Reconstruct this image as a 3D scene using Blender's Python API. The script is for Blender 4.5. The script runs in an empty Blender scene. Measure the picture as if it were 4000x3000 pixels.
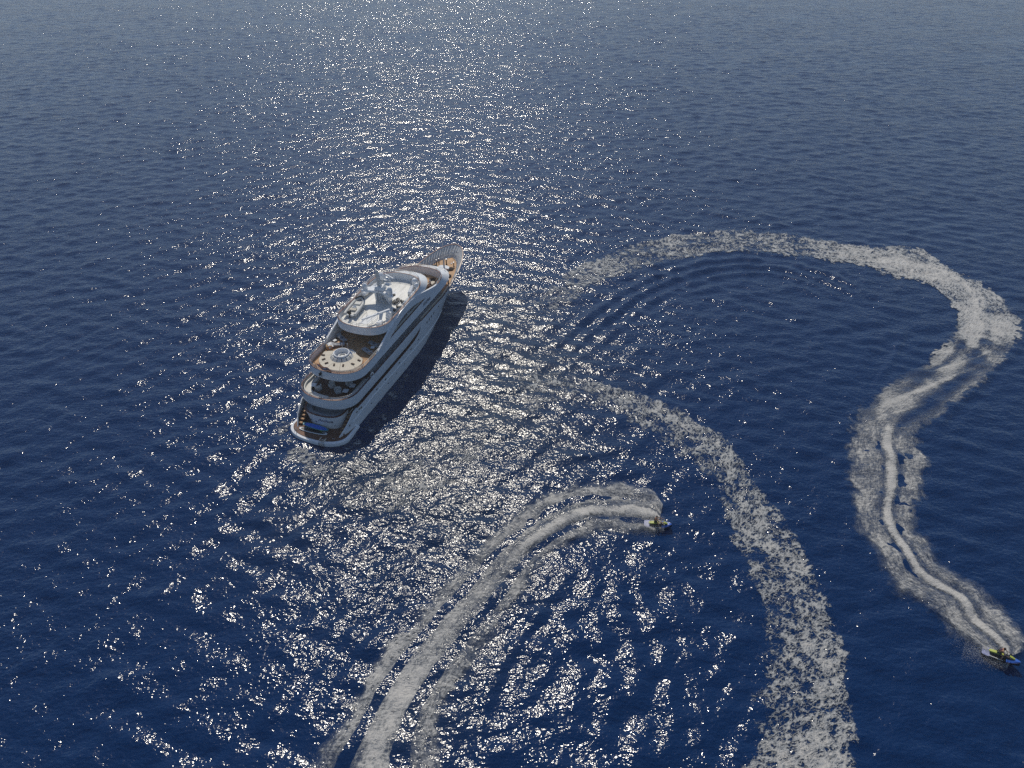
import bpy, bmesh, math, random
import numpy as np
from mathutils import Vector, Matrix

SC = bpy.context.scene
COL = SC.collection
R = math.radians
# ------------------------------------------------------------------ camera
cam_d = bpy.data.cameras.new('camera'); cam = bpy.data.objects.new('camera', cam_d); COL.objects.link(cam)
CAM_H = 67.0
cam.location = (0, 0, CAM_H); cam.rotation_euler = (R(90 - 37), 0, 0)
cam_d.sensor_fit = 'HORIZONTAL'; cam_d.sensor_width = 36.0; cam_d.lens = 36.0 * 2787 / 4000
cam_d.clip_start = 0.5; cam_d.clip_end = 20000
SC.camera = cam
# ------------------------------------------------------------------ light
SUN_EL, SUN_AZ = 50.0, -8.0            # azimuth from +Y, negative = towards -X
W = bpy.data.worlds.new('World'); SC.world = W; W.use_nodes = True
wn = W.node_tree.nodes; wl = W.node_tree.links
sky = wn.new('ShaderNodeTexSky'); sky.sky_type = 'NISHITA'; sky.sun_disc = False
sky.sun_elevation = R(SUN_EL); sky.sun_rotation = R(SUN_AZ)
sky.air_density = 1.0; sky.dust_density = 0.4; sky.ozone_density = 3.0
bg = wn['Background']; wl.new(sky.outputs[0], bg.inputs[0]); bg.inputs[1].default_value = 0.15
sd = bpy.data.lights.new('sun', 'SUN'); sd.energy = 5.0; sd.angle = R(0.5); sd.color = (1.0, 0.93, 0.80)
sun = bpy.data.objects.new('sun', sd); COL.objects.link(sun); sun.location = (0, 0, 200)
_az = R(SUN_AZ); _el = R(SUN_EL)
TO_SUN = Vector((math.sin(_az) * math.cos(_el), math.cos(_az) * math.cos(_el), math.sin(_el)))
sun.rotation_euler = TO_SUN.to_track_quat('Z', 'Y').to_euler()
SC.view_settings.view_transform = 'Standard'; SC.view_settings.look = 'None'
SC.view_settings.exposure = -0.78; SC.view_settings.gamma = 1.0; SC.view_settings.use_curve_mapping = False
SC.cycles.use_denoising = False
SC.cycles.volume_bounces = 0; SC.cycles.max_bounces = 6; SC.cycles.caustics_reflective = False; SC.cycles.caustics_refractive = False

# ------------------------------------------------------------------ materials
def newmat(name):
    m = bpy.data.materials.new(name); m.use_nodes = True
    return m, m.node_tree.nodes, m.node_tree.links, m.node_tree.nodes['Principled BSDF']
def math_node(n, l, op, a, b=None, c=None):
    q = n.new('ShaderNodeMath'); q.operation = op
    for i, v in enumerate((a, b, c)):
        if v is None: continue
        if isinstance(v, (int, float)): q.inputs[i].default_value = v
        else: l.new(v, q.inputs[i])
    return q.outputs[0]
def noise_node(n, l, vec, scale, detail=2.0, rough=0.5, dist=0.0):
    q = n.new('ShaderNodeTexNoise'); q.inputs['Scale'].default_value = scale; q.inputs['Detail'].default_value = detail
    q.inputs['Roughness'].default_value = rough; q.inputs['Distortion'].default_value = dist
    if vec is not None: l.new(vec, q.inputs['Vector'])
    return q
def map_node(n, l, vec, scale=(1, 1, 1), rot=(0, 0, 0)):
    q = n.new('ShaderNodeMapping'); q.inputs['Scale'].default_value = scale; q.inputs['Rotation'].default_value = rot
    l.new(vec, q.inputs['Vector']); return q.outputs[0]
def ramp_node(n, l, fac, stops):
    q = n.new('ShaderNodeValToRGB'); l.new(fac, q.inputs[0])
    e = q.color_ramp.elements
    while len(e) < len(stops): e.new(0.5)
    for i, (p, c) in enumerate(stops):
        e[i].position = p; e[i].color = c if len(c) == 4 else (*c, 1)
    return q.outputs[0]

def sea_material():
    m, n, l, b = newmat('sea_water')
    b.inputs['Base Color'].default_value = (0.0006, 0.019, 0.078, 1)
    b.inputs['IOR'].default_value = 1.333
    geo = n.new('ShaderNodeNewGeometry'); P = geo.outputs['Position']
    ch = n.new('ShaderNodeAttribute'); ch.attribute_name = 'churn'
    patch = noise_node(n, l, map_node(n, l, P, (0.5, 1, 1), (0, 0, R(20))), 0.055, 3.0, 0.55)
    gain = math_node(n, l, 'ADD', math_node(n, l, 'MULTIPLY_ADD', patch.outputs[0], 1.5, 0.25), math_node(n, l, 'MULTIPLY', ch.outputs['Fac'], -0.12))
    l.new(math_node(n, l, 'MULTIPLY_ADD', ch.outputs['Fac'], 0.06, 0.12), b.inputs['Roughness'])
    cm = n.new('ShaderNodeMix'); cm.data_type = 'RGBA'; l.new(math_node(n, l, 'MULTIPLY', ch.outputs['Fac'], 0.8), cm.inputs[0])
    cm.inputs[6].default_value = (0.0006, 0.019, 0.078, 1); cm.inputs[7].default_value = (0.014, 0.028, 0.055, 1); l.new(cm.outputs[2], b.inputs['Base Color'])
    lod = n.new('ShaderNodeAttribute'); lod.attribute_name = 'lost'
    h = None
    for rot, sx, sc, amp, det in ((14, 0.6, 0.8, 0.17, 2.0), (-20, 0.7, 2.1, 0.14, 2.0), (5, 0.8, 5.0, 0.036, 1.0)):
        v = map_node(n, l, P, (sx, 1, 0), (0, 0, R(rot)))
        q = noise_node(n, l, v, sc, det, 0.45)
        t = math_node(n, l, 'MULTIPLY', q.outputs[0], amp)
        h = t if h is None else math_node(n, l, 'ADD', h, t)
    fq = noise_node(n, l, map_node(n, l, P, (0.55, 1, 0), (0, 0, R(-8))), 0.42, 2.0, 0.5)
    h = math_node(n, l, 'ADD', h, math_node(n, l, 'MULTIPLY', math_node(n, l, 'MULTIPLY', fq.outputs[0], 0.85), lod.outputs['Fac']))
    h = math_node(n, l, 'MULTIPLY', h, gain)
    bp = n.new('ShaderNodeBump'); bp.inputs['Strength'].default_value = 1.0; bp.inputs['Distance'].default_value = 1.0
    l.new(h, bp.inputs['Height']); l.new(bp.outputs[0], b.inputs['Normal'])
    return m

# ------------------------------------------------------------------ sea surface
rng = np.random.default_rng(7)
NW = 56
_lam = np.geomspace(1.7, 13.0, NW)
_dir = np.where(rng.random(NW) < 0.5, R(90 + 24), R(90 - 20)) + rng.normal(0, R(24), NW)
_k = 2 * np.pi / _lam
_slope = 0.031 * np.exp(-0.5 * ((np.log(_lam) - np.log(3.0)) / 0.65) ** 2) * rng.uniform(0.6, 1.4, NW)
_ph = rng.uniform(0, 2 * np.pi, NW)
PXF = 2787.0; TH = R(37)
def ground(px, py, z=0.0):
    """point of the photograph (2212-pixel wide copy) on the plane of height z"""
    k = 4000 / 2212; a = px * k - 2000; b = py * k - 1500
    d = np.array([a / PXF, math.cos(TH) - b / PXF * math.sin(TH), -math.sin(TH) - b / PXF * math.cos(TH)])
    t = (z - CAM_H) / d[2]; return np.array([d[0] * t, d[1] * t])
def poly_dist(x, y, P):
    best = np.full(x.shape, 1e9); sg = np.zeros(x.shape); along = np.zeros(x.shape); L = 0.0
    for a, b in zip(P[:-1], P[1:]):
        d = b - a; l = np.hypot(*d); t = np.clip(((x - a[0]) * d[0] + (y - a[1]) * d[1]) / l ** 2, 0, 1)
        ex = x - a[0] - t * d[0]; ey = y - a[1] - t * d[1]; q = np.hypot(ex, ey); m = q < best
        best[m] = q[m]; sg[m] = np.sign(d[0] * ey - d[1] * ex)[m]; along[m] = (L + t * l)[m]; L += l
    return best * sg, along / L
# wave trains thrown out by the jet skis' turns: path, wavelength, amplitude, centre offset, half width
TRAINS = [
    ([(1215, 770), (1290, 700), (1370, 640), (1450, 605), (1540, 580), (1620, 573), (1700, 580), (1780, 602), (1850, 636), (1905, 672)], 3.2, 0.20, 0.0, 6.0),
    ([(2225, 735), (2170, 780), (2110, 830), (2060, 880), (2010, 945)], 3.0, 0.16, 0.0, 1.8),
    ([(1960, 700), (1945, 740), (1920, 790), (1890, 840)], 2.4, 0.12, 0.0, 1.3),
    ([(1330, 1215), (1345, 1330), (1372, 1450), (1385, 1560), (1380, 1680)], 3.1, 0.075, 0.0, 8.0),
    ([(560, 1690), (640, 1570), (740, 1430), (830, 1330), (930, 1230), (1040, 1125)], 2.6, 0.06, 1.0, 3.0),
    ([(990, 1690), (1010, 1560), (1060, 1440), (1120, 1350), (1175, 1270)], 2.6, 0.07, -1.0, 2.5),
    ([(640, 985), (560, 1050), (470, 1130), (380, 1230), (300, 1330)], 4.5, 0.09, 0.0, 6.0),
]
TRAINS = [([ground(*p) for p in P], l, a, o_, w) for P, l, a, o_, w in TRAINS]
def sea_height(x, y, cell=None):
    z = np.zeros_like(x)
    for i in range(NW):
        a = _slope[i] / _k[i]
        w = a * np.sin(_k[i] * (np.cos(_dir[i]) * x + np.sin(_dir[i]) * y) + _ph[i])
        if cell is not None: w = w * np.clip((_lam[i] / cell - 2.5) / 1.5, 0, 1)
        z += w
    for P, l, a, o_, w in TRAINS:
        q = np.array(P); lo = q.min(0) - 3 * w - 4; hi = q.max(0) + 3 * w + 4
        m = (x > lo[0]) & (x < hi[0]) & (y > lo[1]) & (y < hi[1])
        if not m.any(): continue
        d, al = poly_dist(x[m], y[m], P)
        z[m] += a * np.cos(2 * np.pi * (d - o_) / l + 0.6 * np.sin(al * 9)) * np.exp(-0.5 * ((d - o_) / (w * 0.62)) ** 2) * np.clip(np.minimum(al, 1 - al) * 6, 0, 1)
    return z
# churned water: (pixel centre, radius in m, strength)
CHURN = [((1070, 700), 13, .8), ((1110, 800), 15, 1.), ((1060, 900), 13, 1.), ((960, 960), 10, .9), ((860, 1040), 9, 1.), ((760, 1030), 7, .9), ((980, 1090), 12, .8), ((1150, 950), 11, .7),
         ((900, 1180), 12, .5), ((700, 1130), 10, .4), ((1000, 1400), 6, .6), ((900, 1540), 6, .6), ((1110, 1250), 5, .6), ((1250, 1120), 5, .5)]
CHURN = [(ground(*p), r, s_) for p, r, s_ in CHURN]
def churn(x, y):
    c = np.zeros_like(x)
    for (a, b), r, s_ in CHURN: c = np.maximum(c, s_ * np.exp(-(((x - a) ** 2 + (y - b) ** 2) / r ** 2)))
    return c

def grid_mesh(name, X, Y, Z, wrap=False):
    nr, nc = X.shape
    co = np.stack([X, Y, Z], -1).reshape(-1, 3).astype(np.float32)
    i = np.arange(nr * nc).reshape(nr, nc)
    a, b, c, d = i[:-1, :-1], i[:-1, 1:], i[1:, 1:], i[1:, :-1]
    f = np.stack([a, b, c, d], -1).reshape(-1, 4)
    return mesh_from(name, co, f)
def mesh_from(name, co, f, smooth=True):
    me = bpy.data.meshes.new(name)
    me.vertices.add(len(co)); me.vertices.foreach_set('co', np.ascontiguousarray(co, np.float32).ravel())
    me.loops.add(f.size); me.loops.foreach_set('vertex_index', np.ascontiguousarray(f, np.int32).ravel())
    me.polygons.add(len(f)); me.polygons.foreach_set('loop_start', np.arange(0, f.size, f.shape[1], dtype=np.int32))
    me.polygons.foreach_set('loop_total', np.full(len(f), f.shape[1], np.int32))
    me.update(calc_edges=True); me.validate()
    if smooth: me.polygons.foreach_set('use_smooth', np.ones(len(f), bool))
    return me

def build_sea():
    fine = np.arange(-62, 62.001, 0.17)
    ang = np.concatenate([np.arange(-180, -62, 3.0), fine, np.arange(65, 181, 3.0)])
    ang[-1] = 180
    r = [0.5, 6, 12, 18]
    while r[-1] < 560: r.append(r[-1] + max(0.12, r[-1] * 0.0031))
    while r[-1] < 3000: r.append(r[-1] * 1.04)
    r = np.array(r)
    A, Rr = np.meshgrid(np.radians(ang), r)
    X = Rr * np.sin(A); Y = Rr * np.cos(A)
    cell = np.maximum(np.gradient(Rr, axis=0), Rr * np.gradient(A, axis=1)) 
    Z = sea_height(X, Y, cell)
    me = grid_mesh('sea', X, Y, Z)
    at = me.attributes.new('churn', 'FLOAT', 'POINT'); at.data.foreach_set('value', churn(X, Y).astype(np.float32).ravel())
    lost = np.zeros_like(X)
    for i in range(NW): lost += _slope[i] ** 2 * (1 - np.clip((_lam[i] / cell - 2.5) / 1.5, 0, 1) ** 2)
    at = me.attributes.new('lost', 'FLOAT', 'POINT'); at.data.foreach_set('value', np.sqrt(lost / np.sum(_slope ** 2)).astype(np.float32).ravel())
    o = bpy.data.objects.new('sea', me); COL.objects.link(o); me.materials.append(sea_material())
    o['kind'] = 'structure'; o['label'] = 'dark blue rippled sea glittering in the sunlight'
    return o
build_sea()

# ------------------------------------------------------------------ helpers for things
def simple(name, col, rough=0.5, metal=0.0, var=0.0, vscale=3.0, bump=0.0, spec=0.5):
    m, n, l, b = newmat(name)
    b.inputs['Roughness'].default_value = rough; b.inputs['Metallic'].default_value = metal
    b.inputs['Specular IOR Level'].default_value = spec
    b.inputs['Base Color'].default_value = (*col, 1)
    if var or bump:
        tc = n.new('ShaderNodeTexCoord')
        q = noise_node(n, l, tc.outputs['Object'], vscale, 4.0, 0.6)
        if var:
            lo = tuple(max(0, c * (1 - var)) for c in col); hi = tuple(min(1, c * (1 + var)) for c in col)
            l.new(ramp_node(n, l, q.outputs[0], [(0.3, lo), (0.7, hi)]), b.inputs['Base Color'])
        if bump:
            bp = n.new('ShaderNodeBump'); bp.inputs['Distance'].default_value = bump
            l.new(q.outputs[0], bp.inputs['Height']); l.new(bp.outputs[0], b.inputs['Normal'])
    return m
def teak_material(name, col):
    m, n, l, b = newmat(name)
    tc = n.new('ShaderNodeTexCoord'); v = map_node(n, l, tc.outputs['Object'], (0.35, 9, 1))
    q = noise_node(n, l, v, 1.0, 4.0, 0.6)
    q2 = noise_node(n, l, tc.outputs['Object'], 0.8, 3.0, 0.6)
    t = math_node(n, l, 'ADD', math_node(n, l, 'MULTIPLY', q.outputs[0], 0.6), math_node(n, l, 'MULTIPLY', q2.outputs[0], 0.4))
    lo = tuple(c * 0.62 for c in col); hi = tuple(min(1, c * 1.3) for c in col)
    l.new(ramp_node(n, l, t, [(0.36, lo), (0.64, hi)]), b.inputs['Base Color'])
    b.inputs['Roughness'].default_value = 0.65
    return m
def deckwhite_material():
    m, n, l, b = newmat('top_deck_paint')
    tc = n.new('ShaderNodeTexCoord')
    q = noise_node(n, l, map_node(n, l, tc.outputs['Object'], (0.35, 1.2, 1)), 1.1, 5.0, 0.65)
    l.new(ramp_node(n, l, q.outputs[0], [(0.3, (0.58, 0.57, 0.53)), (0.7, (0.76, 0.755, 0.73))]), b.inputs['Base Color'])
    l.new(ramp_node(n, l, q.outputs[0], [(0.35, (0.30,) * 3), (0.65, (0.55,) * 3)]), b.inputs['Roughness'])
    return m
M = dict(
    white=simple('white_gelcoat', (0.76, 0.77, 0.78), 0.22, var=0.04, vscale=0.6),
    hullw=simple('hull_paint', (0.76, 0.77, 0.78), 0.25, var=0.05, vscale=0.5),
    dwhite=deckwhite_material(),
    teak=teak_material('teak', (0.46, 0.265, 0.125)),
    teak_shade=teak_material('shaded_teak', (0.13, 0.052, 0.024)),  # teak with the shade of the covered decks darkened into its colour
    cap=simple('varnished_mahogany', (0.13, 0.035, 0.02), 0.3),
    steel=simple('polished_steel', (0.62, 0.6, 0.56), 0.25, 1.0),
    glass=simple('tinted_glass', (0.012, 0.014, 0.018), 0.06, spec=0.6),
    black=simple('black_rubber', (0.012, 0.012, 0.013), 0.5, var=0.3, vscale=6),
    navy=simple('navy_paint', (0.015, 0.025, 0.07), 0.35),
    boot=simple('antifouling_paint', (0.010, 0.014, 0.028), 0.5),
    cream=simple('cream_cushion', (0.60, 0.545, 0.45), 0.8, var=0.06, vscale=2.5, bump=0.02),
    bench=simple('pale_vinyl', (0.58, 0.57, 0.54), 0.6, var=0.06, vscale=2),
    greyc=simple('grey_canvas', (0.36, 0.37, 0.39), 0.8, var=0.1, vscale=3),
    lgrey=simple('light_grey_paint', (0.55, 0.55, 0.54), 0.4),
    shadeblue=simple('shade_blue', (0.05, 0.10, 0.22), 0.8),  # blue of the shaded tub steps, put in as colour
    wicker=simple('brown_wicker', (0.10, 0.065, 0.045), 0.8, var=0.5, vscale=14, bump=0.02),
    dwick=simple('dark_wicker', (0.030, 0.020, 0.016), 0.9, var=0.7, vscale=9, bump=0.03),
    sand=simple('tan_wood', (0.45, 0.28, 0.13), 0.6, var=0.2, vscale=8),
    brown=simple('brown_bollard', (0.16, 0.085, 0.03), 0.45),
    tube=simple('grey_inflatable', (0.52, 0.52, 0.50), 0.5, var=0.05, vscale=2),
    red=simple('red_cloth', (0.55, 0.03, 0.05), 0.8), wcloth=simple('white_cloth', (0.75, 0.75, 0.75), 0.8),
    bcloth=simple('blue_cloth', (0.03, 0.04, 0.22), 0.8),
    supblue=simple('blue_board_top', (0.012, 0.13, 0.62), 0.45, var=0.7, vscale=9),
    supteal=simple('teal_board_nose', (0.03, 0.22, 0.25), 0.45),
    green=simple('green_paddle', (0.30, 0.48, 0.06), 0.5),
    skiyel=simple('lime_plastic', (0.38, 0.42, 0.06), 0.45), skiblue=simple('blue_plastic', (0.04, 0.13, 0.50), 0.25),
    skigrey=simple('lilac_grey_plastic', (0.30, 0.32, 0.48), 0.3), skiblk=simple('black_plastic', (0.010, 0.010, 0.014), 0.4),
    skin=simple('skin', (0.42, 0.21, 0.12), 0.5), hair=simple('dark_hair', (0.035, 0.016, 0.012), 0.6),
    vest=simple('plum_vest', (0.085, 0.03, 0.05), 0.7), shorts=simple('dark_shorts', (0.02, 0.035, 0.03), 0.8),
    gshirt=simple('grey_shirt', (0.32, 0.32, 0.36), 0.8), wcap=simple('white_cap', (0.75, 0.73, 0.72), 0.7),
    orange=simple('orange_plastic', (0.65, 0.14, 0.03), 0.5),
)

class MB:
    def __init__(s): s.v = []; s.f = []
    def add(s, v, f):
        o = len(s.v); s.v += [tuple(p) for p in v]; s.f += [tuple(i + o for i in q) for q in f]
        return s
    def box(s, c, d, rz=0.0, taper=1.0, ry=0.0, rx=0.0):
        hx, hy, hz = d[0] / 2, d[1] / 2, d[2] / 2
        v = [Vector((sx * hx * (taper if sz > 0 else 1), sy * hy * (taper if sz > 0 else 1), sz * hz)) for sz in (-1, 1) for sx, sy in ((-1, -1), (1, -1), (1, 1), (-1, 1))]
        Mx = Matrix.Translation(Vector(c)) @ Matrix.Rotation(rz, 4, 'Z') @ Matrix.Rotation(ry, 4, 'Y') @ Matrix.Rotation(rx, 4, 'X')
        return s.add([Mx @ p for p in v], [(3, 2, 1, 0), (4, 5, 6, 7), (0, 1, 5, 4), (1, 2, 6, 5), (2, 3, 7, 6), (3, 0, 4, 7)])
    def rbox(s, c, d, rz=0.0, ch=0.08):
        # box with chamfered top edge
        hx, hy, hz = d[0] / 2, d[1] / 2, d[2] / 2
        rings = [(hx, hy, -hz), (hx, hy, hz - ch), (hx - ch, hy - ch, hz)]
        Mx = Matrix.Translation(Vector(c)) @ Matrix.Rotation(rz, 4, 'Z')
        v = [Mx @ Vector((sx * a, sy * b, z)) for a, b, z in rings for sx, sy in ((-1, -1), (1, -1), (1, 1), (-1, 1))]
        f = [(3, 2, 1, 0), (8, 9, 10, 11)]
        for k in (0, 4):
            for i in range(4):
                j = (i + 1) % 4; f.append((k + i, k + j, k + 4 + j, k + 4 + i))
        return s.add(v, f)
    def tube(s, pts, r, n=6, closed=False, r2=None):
        pts = [Vector(p) for p in pts]; m = len(pts); v = []; f = []
        for i, p in enumerate(pts):
            a = pts[i - 1] if (i > 0 or closed) else p; b = pts[(i + 1) % m] if (i < m - 1 or closed) else p
            t = (b - a).normalized()
            ref = Vector((0, 0, 1)) if abs(t.z) < 0.9 else Vector((1, 0, 0))
            x = t.cross(ref).normalized(); y = t.cross(x)
            rr = r if r2 is None else r + (r2 - r) * i / max(1, m - 1)
            v += [p + (x * math.cos(2 * math.pi * k / n) + y * math.sin(2 * math.pi * k / n)) * rr for k in range(n)]
        for i in range(m if closed else m - 1):
            i2 = (i + 1) % m
            for k in range(n):
                f.append((i * n + k, i * n + (k + 1) % n, i2 * n + (k + 1) % n, i2 * n + k))
        if not closed: f += [tuple(range(n - 1, -1, -1)), tuple(range((m - 1) * n, m * n))]
        return s.add(v, f)
    def lathe(s, prof, c=(0, 0, 0), n=24, sx=1.0, sy=1.0, caps=True):
        v = []; f = []
        for r, z in prof:
            v += [(c[0] + r * sx * math.cos(2 * math.pi * k / n), c[1] + r * sy * math.sin(2 * math.pi * k / n), c[2] + z) for k in range(n)]
        for i in range(len(prof) - 1):
            for k in range(n):
                f.append((i * n + k, i * n + (k + 1) % n, (i + 1) * n + (k + 1) % n, (i + 1) * n + k))
        if caps: f.append(tuple(range(n - 1, -1, -1))); f.append(tuple(range((len(prof) - 1) * n, len(prof) * n)))
        return s.add(v, f)
    def loft(s, rings, closed=True, cap0=False, cap1=False):
        n = len(rings[0]); v = [p for r in rings for p in r]; f = []
        for i in range(len(rings) - 1):
            for k in range(n if closed else n - 1):
                k2 = (k + 1) % n
                f.append((i * n + k, i * n + k2, (i + 1) * n + k2, (i + 1) * n + k))
        if cap0: f.append(tuple(range(n - 1, -1, -1)))
        if cap1: f.append(tuple(range((len(rings) - 1) * n, len(rings) * n)))
        return s.add(v, f)
    def prism(s, poly, z0, z1):
        return s.loft([[(x, y, z0) for x, y in poly], [(x, y, z1) for x, y in poly]], True, True, True)
    def slab_y(s, poly_xz, y0, y1):
        return s.loft([[(x, y0, z) for x, z in poly_xz], [(x, y1, z) for x, z in poly_xz]], True, True, True)
    def mesh(s, name, mat, smooth=False, angle=35):
        me = bpy.data.meshes.new(name); me.from_pydata(s.v, [], s.f)
        bm = bmesh.new(); bm.from_mesh(me); bmesh.ops.recalc_face_normals(bm, faces=bm.faces[:])
        if smooth:
            for fc in bm.faces: fc.smooth = True
            for e in bm.edges:
                if len(e.link_faces) == 2 and e.calc_face_angle(0) > R(angle): e.smooth = False
        bm.to_mesh(me); bm.free(); me.materials.append(mat); return me
    def build(s, name, mat, parent=None, smooth=False, loc=None, angle=35):
        return link(name, s.mesh(name, mat, smooth, angle), parent, loc)
def link(name, me, parent=None, loc=None, rz=None):
    o = bpy.data.objects.new(name, me); COL.objects.link(o)
    if parent is not None: o.parent = parent
    if loc is not None: o.location = loc
    if rz is not None: o.rotation_euler = (0, 0, rz)
    return o
def tag(o, label=None, cat=None, group=None, kind=None):
    for k, v in (('label', label), ('category', cat), ('group', group), ('kind', kind)):
        if v: o[k] = v
    return o
def copy_tree(o, parent=None):
    c = o.copy(); COL.objects.link(c)
    if parent is not None: c.parent = parent
    for ch in list(o.children): copy_tree(ch, c)
    return c

# ------------------------------------------------------------------ yacht frame: X forward from the stern, Y to port, Z up
YL = Vector((-27.74, 76.18, -0.30)); YROT = R(70.0)
YM = Matrix.Translation(YL) @ Matrix.Rotation(YROT, 4, 'Z')
def yw(x, y, z): return YM @ Vector((x, y, z))
def place(o, x, y, z, rz=0.0):
    o.location = yw(x, y, z); o.rotation_euler = (0, 0, YROT + rz); return o
def thing(name, label, cat, x, y, z, rz=0.0, group=None):
    o = link(name, None); place(o, x, y, z, rz); tag(o, label, cat, group); return o

yacht = link('motor_yacht', None); yacht.location = YL; yacht.rotation_euler = (0, 0, YROT)
tag(yacht, 'large white four-deck motor yacht with teak decks lying on the blue sea', 'yacht')

def plan(xa, xf, hb, ra, rf, pa=2.4, pf=2.6, n=22, ns=14):
    """closed outline: aft centre -> starboard -> forward centre -> port"""
    half = []
    for i in range(n):
        t = math.pi / 2 * i / (n - 1)
        half.append((xa + ra - ra * math.cos(t) ** (2 / pa), hb * math.sin(t) ** (2 / pa)))
    x0, x1 = xa + ra, xf - rf
    for i in range(1, ns): half.append((x0 + (x1 - x0) * i / ns, hb))
    for i in range(n):
        t = math.pi / 2 * i / (n - 1)
        half.append((x1 + rf * math.sin(t) ** (2 / pf), hb * math.cos(t) ** (2 / pf)))
    return [(x, -y) for x, y in half] + [(x, y) for x, y in half[-2:0:-1]]
def at_z(pl, z):
    return [(x, y, z(x) if callable(z) else z) for x, y in pl]
def lerp(a, b, t): return a + (b - a) * t
def interp(x, xs, ys): return float(np.interp(x, xs, ys))

# ------------------------------------------------------------------ hull
HX = [-0.4, 0.6, 2, 4, 8, 12, 16, 20, 23, 24.6, 25.2, 25.6, 27, 30, 32, 34, 36, 38, 40, 42, 44, 45.5, 47, 48.2, 49.2, 49.9, 50.4]
def beam_sheer(x): return interp(x, [-0.4, 0.6, 2, 5, 30, 34, 38, 42, 45, 47, 48.2, 49.2, 49.9, 50.4], [2.9, 3.6, 4.2, 4.45, 4.5, 4.55, 4.45, 4.05, 3.45, 2.85, 2.35, 1.75, 1.1, 0.0])
def beam_wl(x): return interp(x, [-0.4, 0.6, 2, 4, 22, 28, 33, 37, 41, 44.6], [2.7, 3.4, 4.0, 4.35, 4.4, 4.05, 3.2, 2.25, 1.15, 0.0])
def sheer(x): return interp(x, [0, 34, 38, 42, 47, 50.4], [5.72, 5.72, 6.1, 6.5, 7.0, 7.3])
def hull_top(x): return interp(x, [-0.4, 0.7, 2.0, 4.0, 5.2, 20, 23, 24.6, 25.2, 25.6, 26], [0.80, 0.86, 2.15, 3.55, 3.45, 3.45, 3.6, 4.0, 4.55, 5.72, 5.72]) if x < 26 else sheer(x)
def knuckle(x): return interp(x, [-1, 0.7, 3, 8, 20, 28, 34, 40], [0.6, 0.7, 2.0, 2.45, 2.3, 1.95, 1.5, 1.2])
def hull_section(x):
    top = hull_top(x); bs = beam_sheer(x); bw = beam_wl(x); zk = min(knuckle(x), top - 0.03)
    stem = interp(x, [40, 44.6, 46.5, 48.5, 50.4], [-1.2, 0.2, 2.0, 4.6, 7.3 - 0.02])
    pts = []
    zt = sheer(x) if x > 26 else 5.72
    def half(z):
        if z <= stem: return 0.0
        if z <= 0.3: return max(0.0, bw * (0.86 + 0.14 * (z + 1.2) / 1.5)) if x < 40 else bw * max(0, (z - stem) / max(0.3 - stem, 0.01))
        zz = max(0.3, stem)
        b0 = bw if stem < 0.3 else 0.0
        t = min(1, (z - zz) / max(zt - zz, 0.01))
        flare = interp(x, [26, 36, 44, 50], [0.55, 0.8, 1.15, 0.9])
        return b0 + (bs - b0) * t ** flare
    for z in (-1.2, 0.3, lerp(0.3, zk, 0.5), zk, lerp(zk, top, 0.25), lerp(zk, top, 0.5), lerp(zk, top, 0.75), top):
        z2 = max(z, min(stem, top)); pts.append((x, half(z2), z2))
    return pts
mb = MB()
secs = [hull_section(x) for x in HX]
for sgn in (-1, 1):
    mb.loft([[(x, sgn * y, z) for x, y, z in s] for s in secs], closed=False)
# stern closing face
s0 = secs[0]; mb.add([(x, -y, z) for x, y, z in s0] + [(x, y, z) for x, y, z in s0[::-1]], [tuple(range(len(s0) * 2))])
hull = mb.build('hull', M['hullw'], yacht, smooth=True)
# inner skin of the stern wings and thickness of the bulwark
mb = MB()
for sgn in (-1, 1):
    xs = np.linspace(0.7, 25.0, 40); th = 0.16
    mb.loft([[(x, sgn * (beam_sheer(x) if False else [p for p in [hull_section(x)]][0][-1][1]), hull_top(x)),
              (x, sgn * ([p for p in [hull_section(x)]][0][-1][1] - th), hull_top(x) + 0.004),
              (x, sgn * ([p for p in [hull_section(x)]][0][-1][1] - th), max(0.9, min(2.6, hull_top(x) - 0.6)))] for x in xs], closed=False)
mb.build('bulwark_lining', M['white'], hull, smooth=True)
mb = MB()
for sgn in (-1, 1):
    xs = np.linspace(4.6, 25.0, 30)
    mb.loft([[(x, sgn * (hull_section(x)[-1][1] + 0.015), hull_top(x) + 0.0), (x, sgn * (hull_section(x)[-1][1] + 0.015), hull_top(x) + 0.05),
              (x, sgn * (hull_section(x)[-1][1] - 0.2), hull_top(x) + 0.05), (x, sgn * (hull_section(x)[-1][1] - 0.2), hull_top(x) + 0.01)] for x in xs], closed=True)
mb.build('cap_rail', M['cap'], hull)
# rub rail following the knuckle
def hull_y(x, z):
    s = hull_section(x); return float(np.interp(z, [p[2] for p in s], [p[1] for p in s]))
for sgn in (-1, 1):
    MB().tube([(x, sgn * (hull_y(x, knuckle(x)) + 0.015), knuckle(x)) for x in np.linspace(3.2, 36.5, 44)], 0.07, 6).build('rub_rail', M['white'], hull, smooth=True)
mb = MB()
for sgn in (-1, 1):
    mb.loft([[(x, sgn * (hull_y(x, z) + 0.012), z) for z in (-0.9, 0.0, 0.62)] for x in np.linspace(1.2, 43.0, 50)], closed=False)
mb.build('boot_stripe', M['boot'], hull)
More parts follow.
